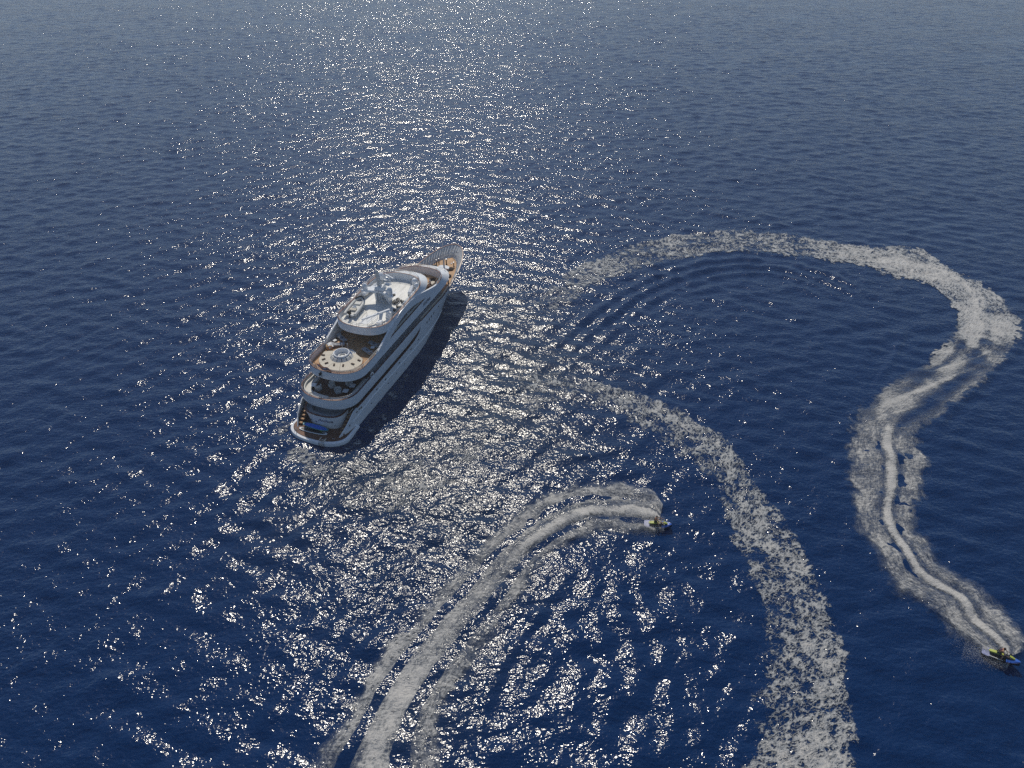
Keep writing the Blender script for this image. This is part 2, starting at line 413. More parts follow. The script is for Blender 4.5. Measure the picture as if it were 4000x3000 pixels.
# portholes and hull fittings
pm = MB().lathe([(0.17, -0.03), (0.17, 0.03), (0.11, 0.035)], n=10).mesh('porthole', M['glass'])
def side_fit(name, me, x, z, sgn=-1, parent=None, sx=1.0, sz=1.0, off=0.0):
    y = hull_y(x, z); o = link(name, me, parent or hull, (x, sgn * (y + off), z))
    o.rotation_euler = (R(90) * -sgn * -1, 0, 0); o.scale = (sx, sz, 1); return o
for sgn in (-1, 1):
    for x, z in ((5.6, 2.85), (10.2, 2.85), (12.9, 2.8), (17.4, 2.85), (21.5, 2.85), (24.3, 2.95)):
        side_fit('porthole', pm, x, z, sgn, sx=1.25, sz=0.7)
    for x in (4.4, 5.1): side_fit('porthole', pm, x, 2.95, sgn, sx=1.2, sz=0.6)
    for x, z in ((27.7, 4.25), (28.6, 4.3), (29.5, 4.35), (30.5, 4.4)):
        side_fit('porthole', pm, x, z, sgn, sx=0.9, sz=1.5)
    for x, z in ((2.5, 1.85), (32.5, 4.6), (43.2, 5.4)): side_fit('porthole', pm, x, z, sgn, sx=0.8, sz=0.8)
    for x, z in ((16.3, 1.6), (13.5, 1.6), (19.0, 1.6), (8.3, 1.6)): side_fit('porthole', pm, x, z, sgn, sx=1.0, sz=0.45)

# ------------------------------------------------------------------ swim platform and stern
pl = plan(-1.25, 9.0, 4.72, 2.7, 3.0, 2.3)
aft = [p for p in pl if p[0] < 4.2]
aft = sorted([p for p in aft if p[1] <= 0], key=lambda p: -p[0]) + sorted([p for p in aft if p[1] > 0], key=lambda p: p[0])
def inset(poly, d): return [(x + (d if x < 3.5 else 0) * max(0.0, (2.2 - x) / 3.4), y * (1 - d / 4.72)) for x, y in poly]
mb = MB().loft([[(x, y * 0.97, 0.02) for x, y in aft], [(x, y, 0.22) for x, y in aft], [(x, y, 0.62) for x, y in aft],
                [(x, y, 0.78) for x, y in inset(aft, 0.06)], [(x, y, 0.80) for x, y in inset(aft, 0.14)]], True, True, True)
plat = mb.build('swim_platform', M['white'], yacht, smooth=True, angle=25)
MB().loft([[(x, y, 0.803) for x, y in inset([p for p in aft if p[0] < 3.9], 0.42)], [(x, y, 0.85) for x, y in inset([p for p in aft if p[0] < 3.9], 0.42)]], True, True, True).build('teak_deck', M['teak_shade'], plat)
MB().loft([[(x, y * 0.99, 0.1) for x, y in inset(aft, 0.02)], [(x, y * 1.004, 0.16) for x, y in inset(aft, -0.012)], [(x, y * 0.99, 0.2) for x, y in inset(aft, 0.02)]], True).build('fender_strip', M['black'], plat)
# ladder over the stern
ld = MB()
for dy in (-0.38, 0.38): ld.tube([(-0.35, -1.6 + dy, 0.86), (-0.38, -1.6 + dy, 1.15), (-0.95, -1.6 + dy, 1.1), (-1.22, -1.6 + dy, 0.9), (-1.3, -1.6 + dy, 0.0)], 0.035, 6)
for z, x in ((0.1, -1.29), (0.4, -1.27), (0.7, -1.24), (0.96, -0.95), (0.93, -0.6)): ld.box((x, -1.6, z), (0.16, 0.74, 0.04))
ld.build('boarding_ladder', M['steel'], plat)
for y in (-2.9, 3.1):
    MB().tube([(0.0, y - 0.22, 0.86), (0.0, y - 0.22, 1.02), (0.02, y + 0.22, 1.02), (0.02, y + 0.22, 0.86)], 0.03, 5).build('cleat', M['steel'], plat)
rg = MB()
for (x, y) in ((-0.55, 2.75), (0.05, 3.45)):
    rg.tube([(x, y, 0.85), (x, y, 1.55), (x + 0.35, y + 0.25, 1.6), (x + 0.5, y + 0.4, 0.85)], 0.025, 5)
rg.build('grab_rail', M['steel'], plat)

# transom island with the name, main aft deck
tp = plan(1.42, 9.0, 3.15, 2.2, 3.0, 2.6)
isl = [p for p in tp if p[0] < 4.25]
isl = sorted([p for p in isl if p[1] <= 0], key=lambda p: -p[0]) + sorted([p for p in isl if p[1] > 0], key=lambda p: p[0])
def isl_at(z, d=0.0): return [(x + 0.42 * (3.3 - z) / 2.4 + d * max(0, (4.2 - x) / 2.8), y * (0.90 + 0.10 * (z - 0.85) / 2.4) * (1 - d / 3.15), z) for x, y in isl]
mb = MB().loft([isl_at(0.84), isl_at(1.6), isl_at(2.4), isl_at(3.25), isl_at(3.25, 0.14), isl_at(2.65, 0.16)], True, True, True)
tr = mb.build('transom', M['white'], yacht, smooth=True)
MB().loft([isl_at(3.252, -0.03), isl_at(3.33, -0.03), isl_at(3.33, 0.2), isl_at(3.252, 0.2)], True).build('cap_rail', M['cap'], tr)
MB().loft([isl_at(2.652, 0.18), isl_at(3.05, 0.18), isl_at(3.05, 0.85), isl_at(2.66, 0.9)], True, False, True).build('aft_seat', M['greyc'], tr, smooth=True)
MB().prism([(4.3, -3.2), (4.3, 3.2), (25.5, 3.9), (25.5, -3.9)], 2.45, 2.62).build('main_deck', M['teak_shade'], yacht)
wk = MB()
for sgn in (-1, 1):
    wk.prism([(4.35, sgn * 3.2), (25.0, sgn * 3.2), (25.0, sgn * 4.25), (4.35, sgn * 4.2)][::sgn], 2.40, 2.63)
wk.build('side_deck', M['teak_shade'], yacht)
# stairs either side
for sgn in (-1, 1):
    st = MB()
    for k in range(6):
        st.box((1.2 + k * 0.52 + 0.3, sgn * (3.42 + 0.02 * k), 0.98 + 0.285 * k), (0.5, 0.82, 0.06 + 0.24))
    sto = st.build('stair', M['teak_shade'], yacht)
    tm = MB().box((0, 0, 0), (0.34, 0.66, 0.03)).mesh('tread', M['teak'])  # lighter teak gives the treads a sunlit look against the shade-dark stair
    for k in range(6): link('tread', tm, sto, (1.2 + k * 0.52 + 0.3, sgn * (3.42 + 0.02 * k), 1.147 + 0.285 * k))
MB().tube([(3.3, -3.2, 3.1), (3.4, -3.95, 3.5), (4.3, -3.9, 3.5)], 0.022, 5).tube([(3.3, -3.3, 2.7), (3.4, -3.95, 3.0)], 0.022, 5).build('stair_rail', M['steel'], yacht)
# main deck house (recessed wall with windows)
def house(name, x0, x1, hy, z0, z1, mat, wins, front_r=1.5, aft_glass=True):
    poly = [(x0, -hy), (x1 - front_r, -hy), (x1, -hy * 0.45), (x1, hy * 0.45), (x1 - front_r, hy), (x0, hy)]
    h = MB().prism(poly, z0, z1).build(name, mat, yacht)
    if wins:
        a, b, k, za, zb = wins
        w = (b - a) / k
        wm = MB().box((0, 0, 0), (w * 0.86, 0.05, zb - za)).mesh('window', M['glass'])
        for i in range(k):
            for sgn in (-1, 1): link('window', wm, h, (a + w * (i + 0.5), sgn * (hy + 0.006), (za + zb) / 2))
    if aft_glass:
        MB().box((x0 - 0.012, 0, (z0 + z1) / 2 - 0.15), (0.06, hy * 1.5, (z1 - z0) * 0.8)).build('glass_door', M['glass'], h)
    return h
house('main_saloon', 7.5, 25.6, 3.12, 2.635, 4.2, M['white'], (9, 24.5, 7, 3.1, 3.95))

# ------------------------------------------------------------------ decks: band lofts
def band(name, low, lip, top, inn, floor, floor_mat, cap=True, parent=None, zcap=0.05):
    o = MB().loft([low, lip, top, inn, floor], True, True, False).build(name, M['white'], parent or yacht, smooth=True, angle=40)
    MB().loft([floor, [(x, y, z + 0.004) for x, y, z in floor]], True, False, True).build('deck_floor', floor_mat, o)
    if cap:
        def off(r, d, dz): return [(x, y, z + dz) for x, y, z in r]
        cx = sum(p[0] for p in top) / len(top)
        def grow(r, s): 
            out = []
            for x, y, z in r:
                dv = Vector((x - cx, y, 0)); out.append((x + math.copysign(s, x - cx) * min(1, abs(x - cx) / 8) , y + (math.copysign(s, y) if abs(y) > 1e-6 else 0) * min(1, abs(y) / 2), z))
            return out
        MB().loft([off(grow(top, 0.025), 0, 0.004), off(grow(top, 0.025), 0, zcap), off(grow(inn, -0.02), 0, zcap), off(grow(inn, -0.02), 0, 0.004)], True).build('cap_rail', M['cap'], o)
    return o

def railing(path, heights, parent, post_every=1.6, closed=False, r=0.028, mat='steel', pair=0.0):
    """steel railing: rails as one part, each post its own child"""
    rl = MB()
    for h in heights: rl.tube([(x, y, z + h) for x, y, z in path], r, 5, closed)
    o = rl.build('railing', M[mat], parent, smooth=True)
    H = max(heights); pm_ = MB().tube([(0, 0, 0), (0, 0, H)], r * 1.15, 5).mesh('post', M[mat])
    L = 0.0; nxt = 0.3; P = [Vector(p) for p in path]
    if closed: P = P + [P[0]]
    for a, b in zip(P[:-1], P[1:]):
        d = (b - a).length
        while L + d >= nxt and d > 1e-6:
            q = a.lerp(b, (nxt - L) / d); link('post', pm_, o, q)
            if pair: link('post', pm_, o, q + (b - a).normalized() * pair)
            nxt += post_every
        L += d
    return o

# upper deck (runs into the hull forward): U-shaped bulwark
UX = 25.6
up = plan(2.25, 44.0, 4.47, 3.6, 5.0)
def ucut(pl_, xm): 
    s = [p for p in pl_ if p[1] <= 0 and p[0] < xm]; s = sorted(s, key=lambda p: -p[0])
    q = [p for p in pl_ if p[1] > 0 and p[0] < xm]; q = sorted(q, key=lambda p: p[0])
    return [(xm, -4.47)] + s + q + [(xm, 4.47)]
# resample sides densely
uo = ucut(up, UX)
def dens(poly, step=0.8):
    out = []
    for a, b in zip(poly[:-1], poly[1:]):
        n = max(1, int(math.dist(a, b) / step))
        out += [(lerp(a[0], b[0], i / n), lerp(a[1], b[1], i / n)) for i in range(n)]
    return out + [poly[-1]]
uo = dens(uo)
def shrink(poly, d, cx=14.0): return [(x + d * max(0.0, min(1.0, (7 - x) / 4.0)), y - math.copysign(d, y) * min(1, abs(y) / 3.0)) for x, y in poly]
ulow = lambda x: interp(x, [2, 4, 10, 16, 21, 24, 25.2, 25.6], [4.15, 4.12, 4.1, 4.05, 4.1, 4.35, 4.6, 4.8])
ub = MB().loft([at_z(shrink(uo, 0.30), lambda x: ulow(x) - 0.02), at_z(shrink(uo, 0.03), ulow), at_z(uo, lambda x: ulow(x) + 0.1), at_z(uo, 5.72), at_z(shrink(uo, 0.16), 5.72), at_z(shrink(uo, 0.18), 4.82)], closed=False)
upper = ub.build('upper_deck', M['white'], yacht, smooth=True, angle=40)
MB().loft([at_z(shrink(uo, -0.02), 5.724), at_z(shrink(uo, -0.02), 5.78), at_z(shrink(uo, 0.19), 5.78), at_z(shrink(uo, 0.19), 5.724)], closed=False).build('cap_rail', M['cap'], upper)
fl = [(x, y) for x, y in shrink(uo, 0.17)]
MB().prism(fl, 4.18, 4.78).build('deck_floor', M['teak_shade'], upper)
railing(at_z(shrink(uo, 0.07), 5.78), (0.2, 0.45), upper, 1.7, pair=0.28)
# forward part: side decks, foredeck and inner bulwark to the bow
fx = [25.6, 28, 31, 34, 36, 38, 40, 42, 43.5, 45, 46.2, 47.2, 48.0]
def inner_edge(x): return max(0.03, interp(x, [25, 34, 36, 38, 40, 42, 44, 45.5, 46.6, 47.4, 48.0], [4.3, 4.3, 4.15, 3.85, 3.5, 3.1, 2.55, 2.05, 1.5, 0.95, 0.03]))
def deckz(x): return interp(x, [25, 34, 48], [4.785, 4.9, 5.6])
mb = MB().loft([[(x, -inner_edge(x), deckz(x)), (x, -inner_edge(x) / 2, deckz(x) + 0.03), (x, 0, deckz(x) + 0.04), (x, inner_edge(x) / 2, deckz(x) + 0.03), (x, inner_edge(x), deckz(x))] for x in fx], closed=False)
fore = mb.build('foredeck', M['teak'], yacht)
mb = MB()
# parametrise the inner bulwark by a fan so it closes round the bow
tq = np.linspace(0, 1, 40)
def sheer_pt(t):
    x = 25.6 + (50.4 - 25.6) * (1 - (1 - t) ** 1.6); return x
for sgn in (-1, 1):
    rows = []
    for t in tq:
        xs_ = sheer_pt(t); xi = 25.6 + (48.0 - 25.6) * (1 - (1 - t) ** 1.6)
        bs = beam_sheer(xs_)
        rows.append([(xs_, sgn * max(bs, 0), sheer(xs_)), (xs_ - 0.05 * t, sgn * max(0, bs - 0.14), sheer(xs_) + 0.004), (lerp(xs_, xi, 0.5), sgn * lerp(max(0, bs - 0.14), inner_edge(xi), 0.5), lerp(sheer(xs_), deckz(xi), 0.62)), (xi, sgn * inner_edge(xi), deckz(xi) + 0.006)])
    mb.loft(rows, closed=False)
bow = mb.build('bow_bulwark', M['lgrey'], yacht, smooth=True)
mb = MB()
for sgn in (-1, 1):
    mb.loft([[(sheer_pt(t) + 0.03 * t, sgn * (beam_sheer(sheer_pt(t)) + 0.03), sheer(sheer_pt(t)) - 0.01), (sheer_pt(t) + 0.03 * t, sgn * (beam_sheer(sheer_pt(t)) + 0.03), sheer(sheer_pt(t)) + 0.06),
              (sheer_pt(t) - 0.12 * t, sgn * max(0, beam_sheer(sheer_pt(t)) - 0.16), sheer(sheer_pt(t)) + 0.06), (sheer_pt(t) - 0.12 * t, sgn * max(0, beam_sheer(sheer_pt(t)) - 0.16), sheer(sheer_pt(t)) - 0.01)] for t in tq], closed=True)
mb.build('cap_rail', M['cap'], bow)
# bulwark stays: thin webs from deck edge to sheer
for sgn in (-1, 1):
    for t in list(np.linspace(0.22, 0.97, 21)):
        xs_ = sheer_pt(t); xi = 25.6 + (48.0 - 25.6) * (1 - (1 - t) ** 1.6)
        a = Vector((xs_ - 0.1, sgn * max(0.0, beam_sheer(xs_) - 0.16), sheer(xs_) - 0.03)); b = Vector((xi, sgn * inner_edge(xi), deckz(xi) + 0.02))
        mid = a.lerp(b, 0.5) + Vector((0, 0, 0.05)); n_ = Vector((-(b - a).y, (b - a).x, 0)).normalized() * 0.03
        c = b + (a - b) * 0.12 + Vector((0, 0, 0.28)); c = Vector((lerp(a.x, b.x, 0.75), lerp(a.y, b.y, 0.75), lerp(a.z, b.z, 0.6) + 0.15))
        m_ = MB(); vs = [a, b, c]; m_.add([v - n_ for v in vs] + [v + n_ for v in vs], [(0, 1, 2), (5, 4, 3), (0, 3, 4, 1), (1, 4, 5, 2), (2, 5, 3, 0)])
        m_.build('bulwark_stay', M['white'], bow)
mb = MB()
for fr in (0.35, 0.7):
    for sgn in (-1, 1):
        mb.tube([(lerp(sheer_pt(t) - 0.1, 25.6 + 22.4 * (1 - (1 - t) ** 1.6), fr), sgn * lerp(max(0, beam_sheer(sheer_pt(t)) - 0.16), inner_edge(25.6 + 22.4 * (1 - (1 - t) ** 1.6)), fr), lerp(sheer(sheer_pt(t)), deckz(48 * t), fr ** 0.8) + 0.12) for t in np.linspace(0.66, 1.0, 14)], 0.05, 5)
mb.build('bulwark_stringer', M['white'], bow)
MB().tube([(25.6 + (48.05 - 25.6) * (1 - (1 - t) ** 1.6), -inner_edge(25.6 + 22.4 * (1 - (1 - t) ** 1.6)) + 0.03, deckz(25.6 + 22.4 * (1 - (1 - t) ** 1.6)) + 0.05) for t in np.linspace(0.38, 1, 40)], 0.05, 5).build('anchor_chain', M['sand'], fore)
sd_rail = [(x, -beam_sheer(x) + 0.07, sheer(x) + 0.06) for x in np.arange(25.6, 42, 0.8)]
railing(sd_rail, (0.2, 0.45), bow, 1.7, pair=0.28)
railing([(x, -y, z) for x, y, z in sd_rail], (0.2, 0.45), bow, 1.7, pair=0.28)
house('upper_saloon', 11.5, 38.6, 3.3, 4.785, 6.98, M['white'], (13, 35.5, 10, 5.5, 6.6), 2.5)
# foredeck gear
fmz = deckz(43.4) + 0.04
MB().tube([(43.8, -.35, fmz), (43.75, -.35, fmz + 4.5), (43.7, -.35, fmz + 8.8)], 0.17, 10, r2=0.05).build('foremast', M['lgrey'], fore, smooth=True)
fmb = MB().prism([(43.3, -1.45), (44.1, -1.3), (44.4, -0.6), (44.4, -0.1), (44.1, .6), (43.3, .75)], fmz - 0.02, fmz + 0.45).build('mast_base', M['white'], fore)
MB().box((43.1, -.35, fmz + 0.2), (0.3, 2.0, 0.5)).build('chain_locker', M['cap'], fmb)
bol = MB().lathe([(0.14, 0), (0.14, 0.06), (0.08, 0.08), (0.08, 0.72), (0.12, 0.76), (0.12, 0.84), (0.02, 0.86)], n=10).mesh('bollard', M['brown'])
cpm = MB().lathe([(0.125, 0.76), (0.13, 0.85), (0.02, 0.875)], n=10).mesh('bollard_cap', M['white'])
for x, y, s in ((45.0, 1.75, 1.0), (45.6, 1.55, 1.0), (45.4, -0.1, 1.35), (45.1, -1.7, 1.1), (39.0, -3.25, 1.0), (39.5, -3.15, 1.0), (39.0, 3.25, 1.0)):
    o = link('bollard', bol, fore, (x, y, deckz(x) + 0.02)); o.scale = (s, s, s); link('bollard_cap', cpm, o)
MB().box((45.9, -0.9, deckz(45.9) + 0.08), (0.3, 0.25, 0.12)).build('hatch', M['white'], fore)
MB().tube([(50.3, 0, 7.3), (50.35, 0, 8.7)], 0.03, 5).build('jackstaff', M['lgrey'], bow)

# sun deck
zt_s = lambda x: interp(x, [5, 12, 24, 32, 41], [8.36, 8.40, 8.6, 8.85, 8.85])
low = at_z(plan(5.35, 40.5, 4.15, 3.5, 7.5), 6.92)
lip = at_z(plan(5.05, 41.1, 4.46, 3.6, 7.8), lambda x: interp(x, [5, 30, 41], [7.08, 7.12, 7.25]))
top = at_z(plan(5.12, 37.4, 4.40, 3.6, 5.2), zt_s)
inn = at_z(plan(5.28, 37.22, 4.26, 3.5, 5.1), zt_s)
flo = at_z(plan(5.30, 37.2, 4.24, 3.5, 5.1), 7.55)
sund = band('sun_deck', low, lip, top, inn, flo, M['teak'])
rp = at_z(plan(5.2, 37.3, 4.33, 3.55, 5.15), lambda x: zt_s(x) + 0.05)
n_half = len(rp) // 2
aft_rail = [p for p in rp if p[0] < 12.2]
aft_rail = sorted([p for p in aft_rail if p[1] <= 0], key=lambda p: -p[0]) + sorted([p for p in aft_rail if p[1] > 0], key=lambda p: p[0])
railing(aft_rail, (0.16, 0.3, 0.45), sund, 1.9, pair=0.3)
fr_rail = [p for p in rp if p[0] > 31]
fr_rail = sorted([p for p in fr_rail if p[1] <= 0], key=lambda p: p[0]) + sorted([p for p in fr_rail if p[1] > 0], key=lambda p: -p[0])
railing(fr_rail, (0.22, 0.42), sund, 1.7, pair=0.3)
for sgn in (-1, 1):
    railing([(x, sgn * 4.33, zt_s(x) + 0.05) for x in np.arange(15.2, 28.5, 0.9)], (0.2, 0.42), sund, 1.7)
house('sun_lounge', 18.5, 32.9, 3.25, 7.555, 9.75, M['white'], (19.5, 31.0, 6, 8.3, 9.4), 2.0)
# wheelhouse front windows (raked)
for k in range(7):
    a0 = -1.1 + 2.2 * k / 7 + 0.03; a1 = -1.1 + 2.2 * (k + 1) / 7 - 0.03
    q = lambda a, r, z: (30.0 + r * math.cos(a), 3.0 * math.sin(a), z)
    MB().add([q(a0, 2.95, 8.55), q(a1, 2.95, 8.55), q(a1, 2.55, 9.6), q(a0, 2.55, 9.6), q(a0, 2.7, 8.55), q(a1, 2.7, 8.55), q(a1, 2.3, 9.6), q(a0, 2.3, 9.6)],
             [(0, 1, 2, 3), (7, 6, 5, 4), (0, 4, 5, 1), (2, 6, 7, 3), (1, 5, 6, 2), (0, 3, 7, 4)]).build('window', M['glass'], bpy.data.objects['sun_lounge'])

# top deck
ztop = lambda x: interp(x, [13, 20, 26, 30], [10.95, 10.98, 11.3, 11.5])
low = at_z(plan(13.75, 31.9, 4.05, 3.4, 6.0), 9.55)
lip = at_z(plan(13.4, 32.6, 4.36, 3.5, 6.5), lambda x: interp(x, [13, 26, 32], [9.72, 9.9, 10.35]))
top = at_z(plan(13.5, 29.75, 4.30, 3.5, 5.0), ztop)
inn = at_z(plan(13.62, 29.6, 4.02, 3.4, 4.9), ztop)
flo = at_z(plan(13.64, 29.5, 3.9, 3.4, 4.9), 10.30)
topd = band('top_deck', low, lip, top, inn, flo, M['dwhite'], zcap=0.035)
rp = at_z(plan(13.56, 29.68, 4.2, 3.45, 4.95), lambda x: ztop(x) + 0.035)
railing([p for p in rp], (0.28, 0.55), topd, 2.0, closed=True, pair=0.28)

# arches: sweeping side panels joining sun deck and top deck
outer = [(11.3, 8.42), (12.3, 8.75), (13.6, 9.2), (14.9, 9.65), (16.2, 10.15), (17.7, 10.6), (19.5, 10.93), (21.5, 11.05), (23.6, 11.0), (25.4, 10.72), (27.2, 10.25), (29.3, 9.65), (31.2, 9.2), (32.6, 8.95)]
inner = [(14.9, 8.42), (15.8, 8.66), (16.9, 9.05), (18.0, 9.38), (19.2, 9.66), (20.6, 9.82), (22.0, 9.84), (23.4, 9.72), (24.8, 9.5), (26.2, 9.2), (27.4, 8.93), (28.6, 8.68), (29.6, 8.74), (30.2, 8.78)]
for sgn in (-1, 1):
    mb = MB()
    rows = [[(a[0], sgn * 4.37, a[1]), (a[0], sgn * 4.50, a[1] - 0.03), (b[0], sgn * 4.50, b[1]), (b[0], sgn * 4.22, b[1]), (a[0], sgn * 4.22, a[1])] for a, b in zip(outer, inner)]
    mb.loft(rows, closed=True, cap0=True, cap1=True)
    mb.build('arch', M['white'], yacht, smooth=True, angle=30)

# ------------------------------------------------------------------ aft sun deck: sun pad with hot tub
ZS = 7.56
HT = (9.7, 0.35)
pad_out = [(6.15 + 2.9 - 2.9 * math.sin(a) ** 0.9, -3.35 * math.cos(a)) for a in np.linspace(0, math.pi, 25)]
pad_out = [(x, y) for x, y in pad_out] + [(9.8, 3.45), (10.2, 2.9), (10.5, 2.2), (11.2, 1.6), (11.7, 0.8), (11.85, -0.1), (11.5, -0.9), (10.9, -1.4), (10.5, -2.1), (10.1, -2.9)]
pb = MB().prism(pad_out, ZS, 7.9).build('sun_pad_base', M['teak'], sund)
def ray_hit(ang):
    c = Vector(HT); d = Vector((math.cos(ang), math.sin(ang))); best = None
    for a, b in zip(pad_out, pad_out[1:] + pad_out[:1]):
        a = Vector(a); e = Vector(b) - a; den = d.x * e.y - d.y * e.x
        if abs(den) < 1e-9: continue
        w = a - c; t = (w.x * e.y - w.y * e.x) / den; u = (w.x * d.y - w.y * d.x) / den
        if t > 0 and 0 <= u <= 1: best = t if best is None else min(best, t)
    return best or 2.0
cuts = [R(x) for x in (58, 105, 140, 172, 205, 240, 275, 310, 418)]
for a0, a1 in zip(cuts[:-1], cuts[1:]):
    aa = np.linspace(a0 + 0.006, a1 - 0.006, 12)
    if a1 - a0 > R(80): continue
    out = [(HT[0] + math.cos(a) * (ray_hit(a) - 0.06), HT[1] + math.sin(a) * (ray_hit(a) - 0.06)) for a in aa]
    inn_ = [(HT[0] + math.cos(a) * 1.3, HT[1] + math.sin(a) * 1.3) for a in aa[::-1]]
    MB().prism(out + inn_, 7.903, 8.06).build('pad_cushion', M['cream'], pb)
aa = np.linspace(R(311), R(417), 20)
MB().prism([(HT[0] + math.cos(a) * (ray_hit(a) - 0.06), HT[1] + math.sin(a) * (ray_hit(a) - 0.06)) for a in aa] + [(HT[0] + math.cos(a) * 1.3, HT[1] + math.sin(a) * 1.3) for a in aa[::-1]], 7.903, 8.0).build('tub_step', M['lgrey'], pb)
tub = MB().lathe([(1.14, 7.9), (1.14, 8.55), (1.19, 8.62), (1.16, 8.70), (1.05, 8.70), (1.0, 8.6), (0.93, 7.95), (0.72, 7.9), (0.02, 7.9)], (HT[0], HT[1], 0), 36).build('hot_tub', M['white'], sund, smooth=True)
MB().lathe([(0.62, 7.92), (0.62, 8.1), (0.42, 8.12), (0.40, 7.95), (0.02, 7.94)], (HT[0] + 0.1, HT[1], 0), 24).build('tub_seat', M['lgrey'], tub)
MB().lathe([(1.52, 8.0), (1.5, 8.12), (1.16, 8.34)], (HT[0], HT[1], 0), 36, caps=False).build('shade_skirt', M['shadeblue'], tub)  # ring coloured blue to stand in for shade on the steps round the tub
hm = MB().add([(-.3, -.26, 0), (.32, -.33, 0), (.32, .33, 0), (-.3, .26, 0), (-.3, -.22, .42), (.0, -.26, .36), (.0, .26, .36), (-.3, .22, .42)], [(3, 2, 1, 0), (4, 5, 6, 7), (0, 1, 5, 4), (1, 2, 6, 5), (2, 3, 7, 6), (3, 0, 4, 7)]).mesh('backrest', M['bench'])
for k in range(9):
    a = R(62 + 27 * k); link('backrest', hm, tub, (HT[0] + 1.38 * math.cos(a), HT[1] + 1.38 * math.sin(a), 8.06), a)
for x, y in ((11.25, 1.15), (11.45, 0.35)):
    p_ = MB().tube([(x, y, 7.9), (x, y, 9.0)], 0.035, 6).build('shower_post', M['steel'], sund); MB().lathe([(0.02, -.08), (.08, 0), (.02, .08)], (x, y, 9.05), 8).build('post_knob', M['white'], p_)
pil = MB().rbox((0, 0, 0.08), (0.5, 0.24, 0.16), ch=0.05).mesh('pillow', M['wicker'])
for i, (x, y, w_) in enumerate(((8.9, 3.0, 'at the port end of the arc, farthest forward'), (8.0, 2.35, 'second along the arc from the port end'), (7.3, 1.45, 'behind the flag, just to port of the middle'), (7.3, 0.2, 'at the aft middle of the pad, straight behind the tub'), (7.6, -1.1, 'just to starboard of the aft middle of the pad'), (8.4, -2.2, 'second along the arc from the starboard end'), (9.5, -2.6, 'at the starboard end of the arc, nearest the loungers'))):
    a = math.atan2(y - HT[1], x - HT[0]); o = link('pillow', pil); place(o, x, y, 8.065, a + (R(20) if i % 2 else -R(12)))
    tag(o, 'small brown pillow ' + w_, 'pillow', 'small pillows on the round sun pad')
# ensign at the aft rail
fl_ = thing('flag', 'red, white and blue ensign drooping over the aft sun deck rail', 'flag', 5.15, 1.5, 8.4)
MB().tube([(0, 0, 0), (-0.2, 0.02, 1.0), (-0.35, 0.02, 1.6)], 0.035, 6).build('flagstaff', M['cap'], fl_)
for k, mt in enumerate(('red', 'wcloth', 'bcloth')):
    rows = []
    for i in range(14):
        t = i / 13; y = -0.05 - 2.1 * t; z0 = 1.15 - 0.55 * t ** 0.8 + 0.09 * math.sin(t * 11); x0 = -0.22 + 0.10 * math.sin(t * 9 + 0.6) + 0.22 * t
        rows.append([(x0 + 0.10 * q, y - 0.02 * q, z0 - 0.22 * q) for q in (k, k + 0.5, k + 1)])
    MB().loft(rows, closed=False).build('flag_stripe', M[mt], fl_, smooth=True)
br = MB().box((4.95, 1.15, 7.62), (0.18, 0.2, 0.75)).box((4.98, 0.95, 8.05), (0.12, 0.1, 0.5)).build('stern_light', M['black'], sund)
MB().lathe([(0.02, -.14), (.1, -.08), (.1, .08), (.02, .14)], (4.84, 1.02, 7.55), 8).build('lamp_glass', M['wcloth'], br)

# loungers and tables on the sun deck
def lounger(label, x, y, rz, first=[None]):
    if first[0] is None:
        t = link('sun_lounger', None)
        fr = MB().box((0, 0, 0.28), (2.0, 0.72, 0.06))
        fr.build('frame', M['lgrey'], t)
        for sx in (-0.8, 0.75):
            for sy in (-0.3, 0.3): MB().box((sx, sy, 0.125), (0.06, 0.06, 0.25)).build('leg', M['steel'], t)
        MB().rbox((0.3, 0, 0.37), (1.4, 0.68, 0.12), ch=0.03).build('mattress', M['greyc'], t)
        MB().box((-0.68, 0, 0.50), (0.7, 0.68, 0.1), ry=R(28)).build('backrest', M['greyc'], t)
        MB().rbox((0.05, 0.02, 0.45), (0.5, 0.16, 0.05), ch=0.02).build('towel', M['navy'], t)
        first[0] = t; o = t
    else: o = copy_tree(first[0])
    place(o, x, y, ZS, rz); tag(o, label, 'sun lounger', 'grey sun loungers on the sun deck'); return o
lounger('grey sun lounger in the shade beside the left arch foot', 14.05, 3.0, R(-118))
lounger('grey sun lounger between the tan wicker chair and the hot tub', 12.35, 2.65, R(-62))
lounger('grey sun lounger forward on the starboard side, deepest in the shade', 14.3, -2.35, R(70))
lounger('grey sun lounger aft on the starboard side beside a small white table', 12.35, -2.3, R(64))
def small_table(label, x, y, z, s=0.55, h=0.48, rz=0.0, first={}, group=None):
    if s not in first:
        t = link('side_table', None)
        MB().box((0, 0, h), (s, s, 0.05)).build('table_top', M['white'], t)
        for sx in (-1, 1):
            for sy in (-1, 1): MB().box((sx * s * 0.4, sy * s * 0.4, h / 2 - 0.02), (0.05, 0.05, h - 0.05)).build('leg', M['dwick'], t)
        first[s] = t; o = t
    else: o = copy_tree(first[s])
    place(o, x, y, z, rz); tag(o, label, 'table', group); return o
small_table('small white square table between the two starboard sun loungers', 13.2, -2.75, ZS, rz=R(20), group='small white deck tables')
small_table('small white square table beside the loungers on the port side', 12.95, 3.55, ZS, rz=R(-20), group='small white deck tables')
wc = thing('wicker_chair', 'tan wicker armchair with white towels by the port rail', 'armchair', 11.3, 3.45, ZS, R(30))
MB().rbox((0, 0, 0.25), (0.85, 0.85, 0.42), ch=0.05).build('seat', M['sand'], wc); MB().box((-0.4, 0, 0.62), (0.12, 0.85, 0.4), ry=R(-12)).build('backrest', M['sand'], wc)
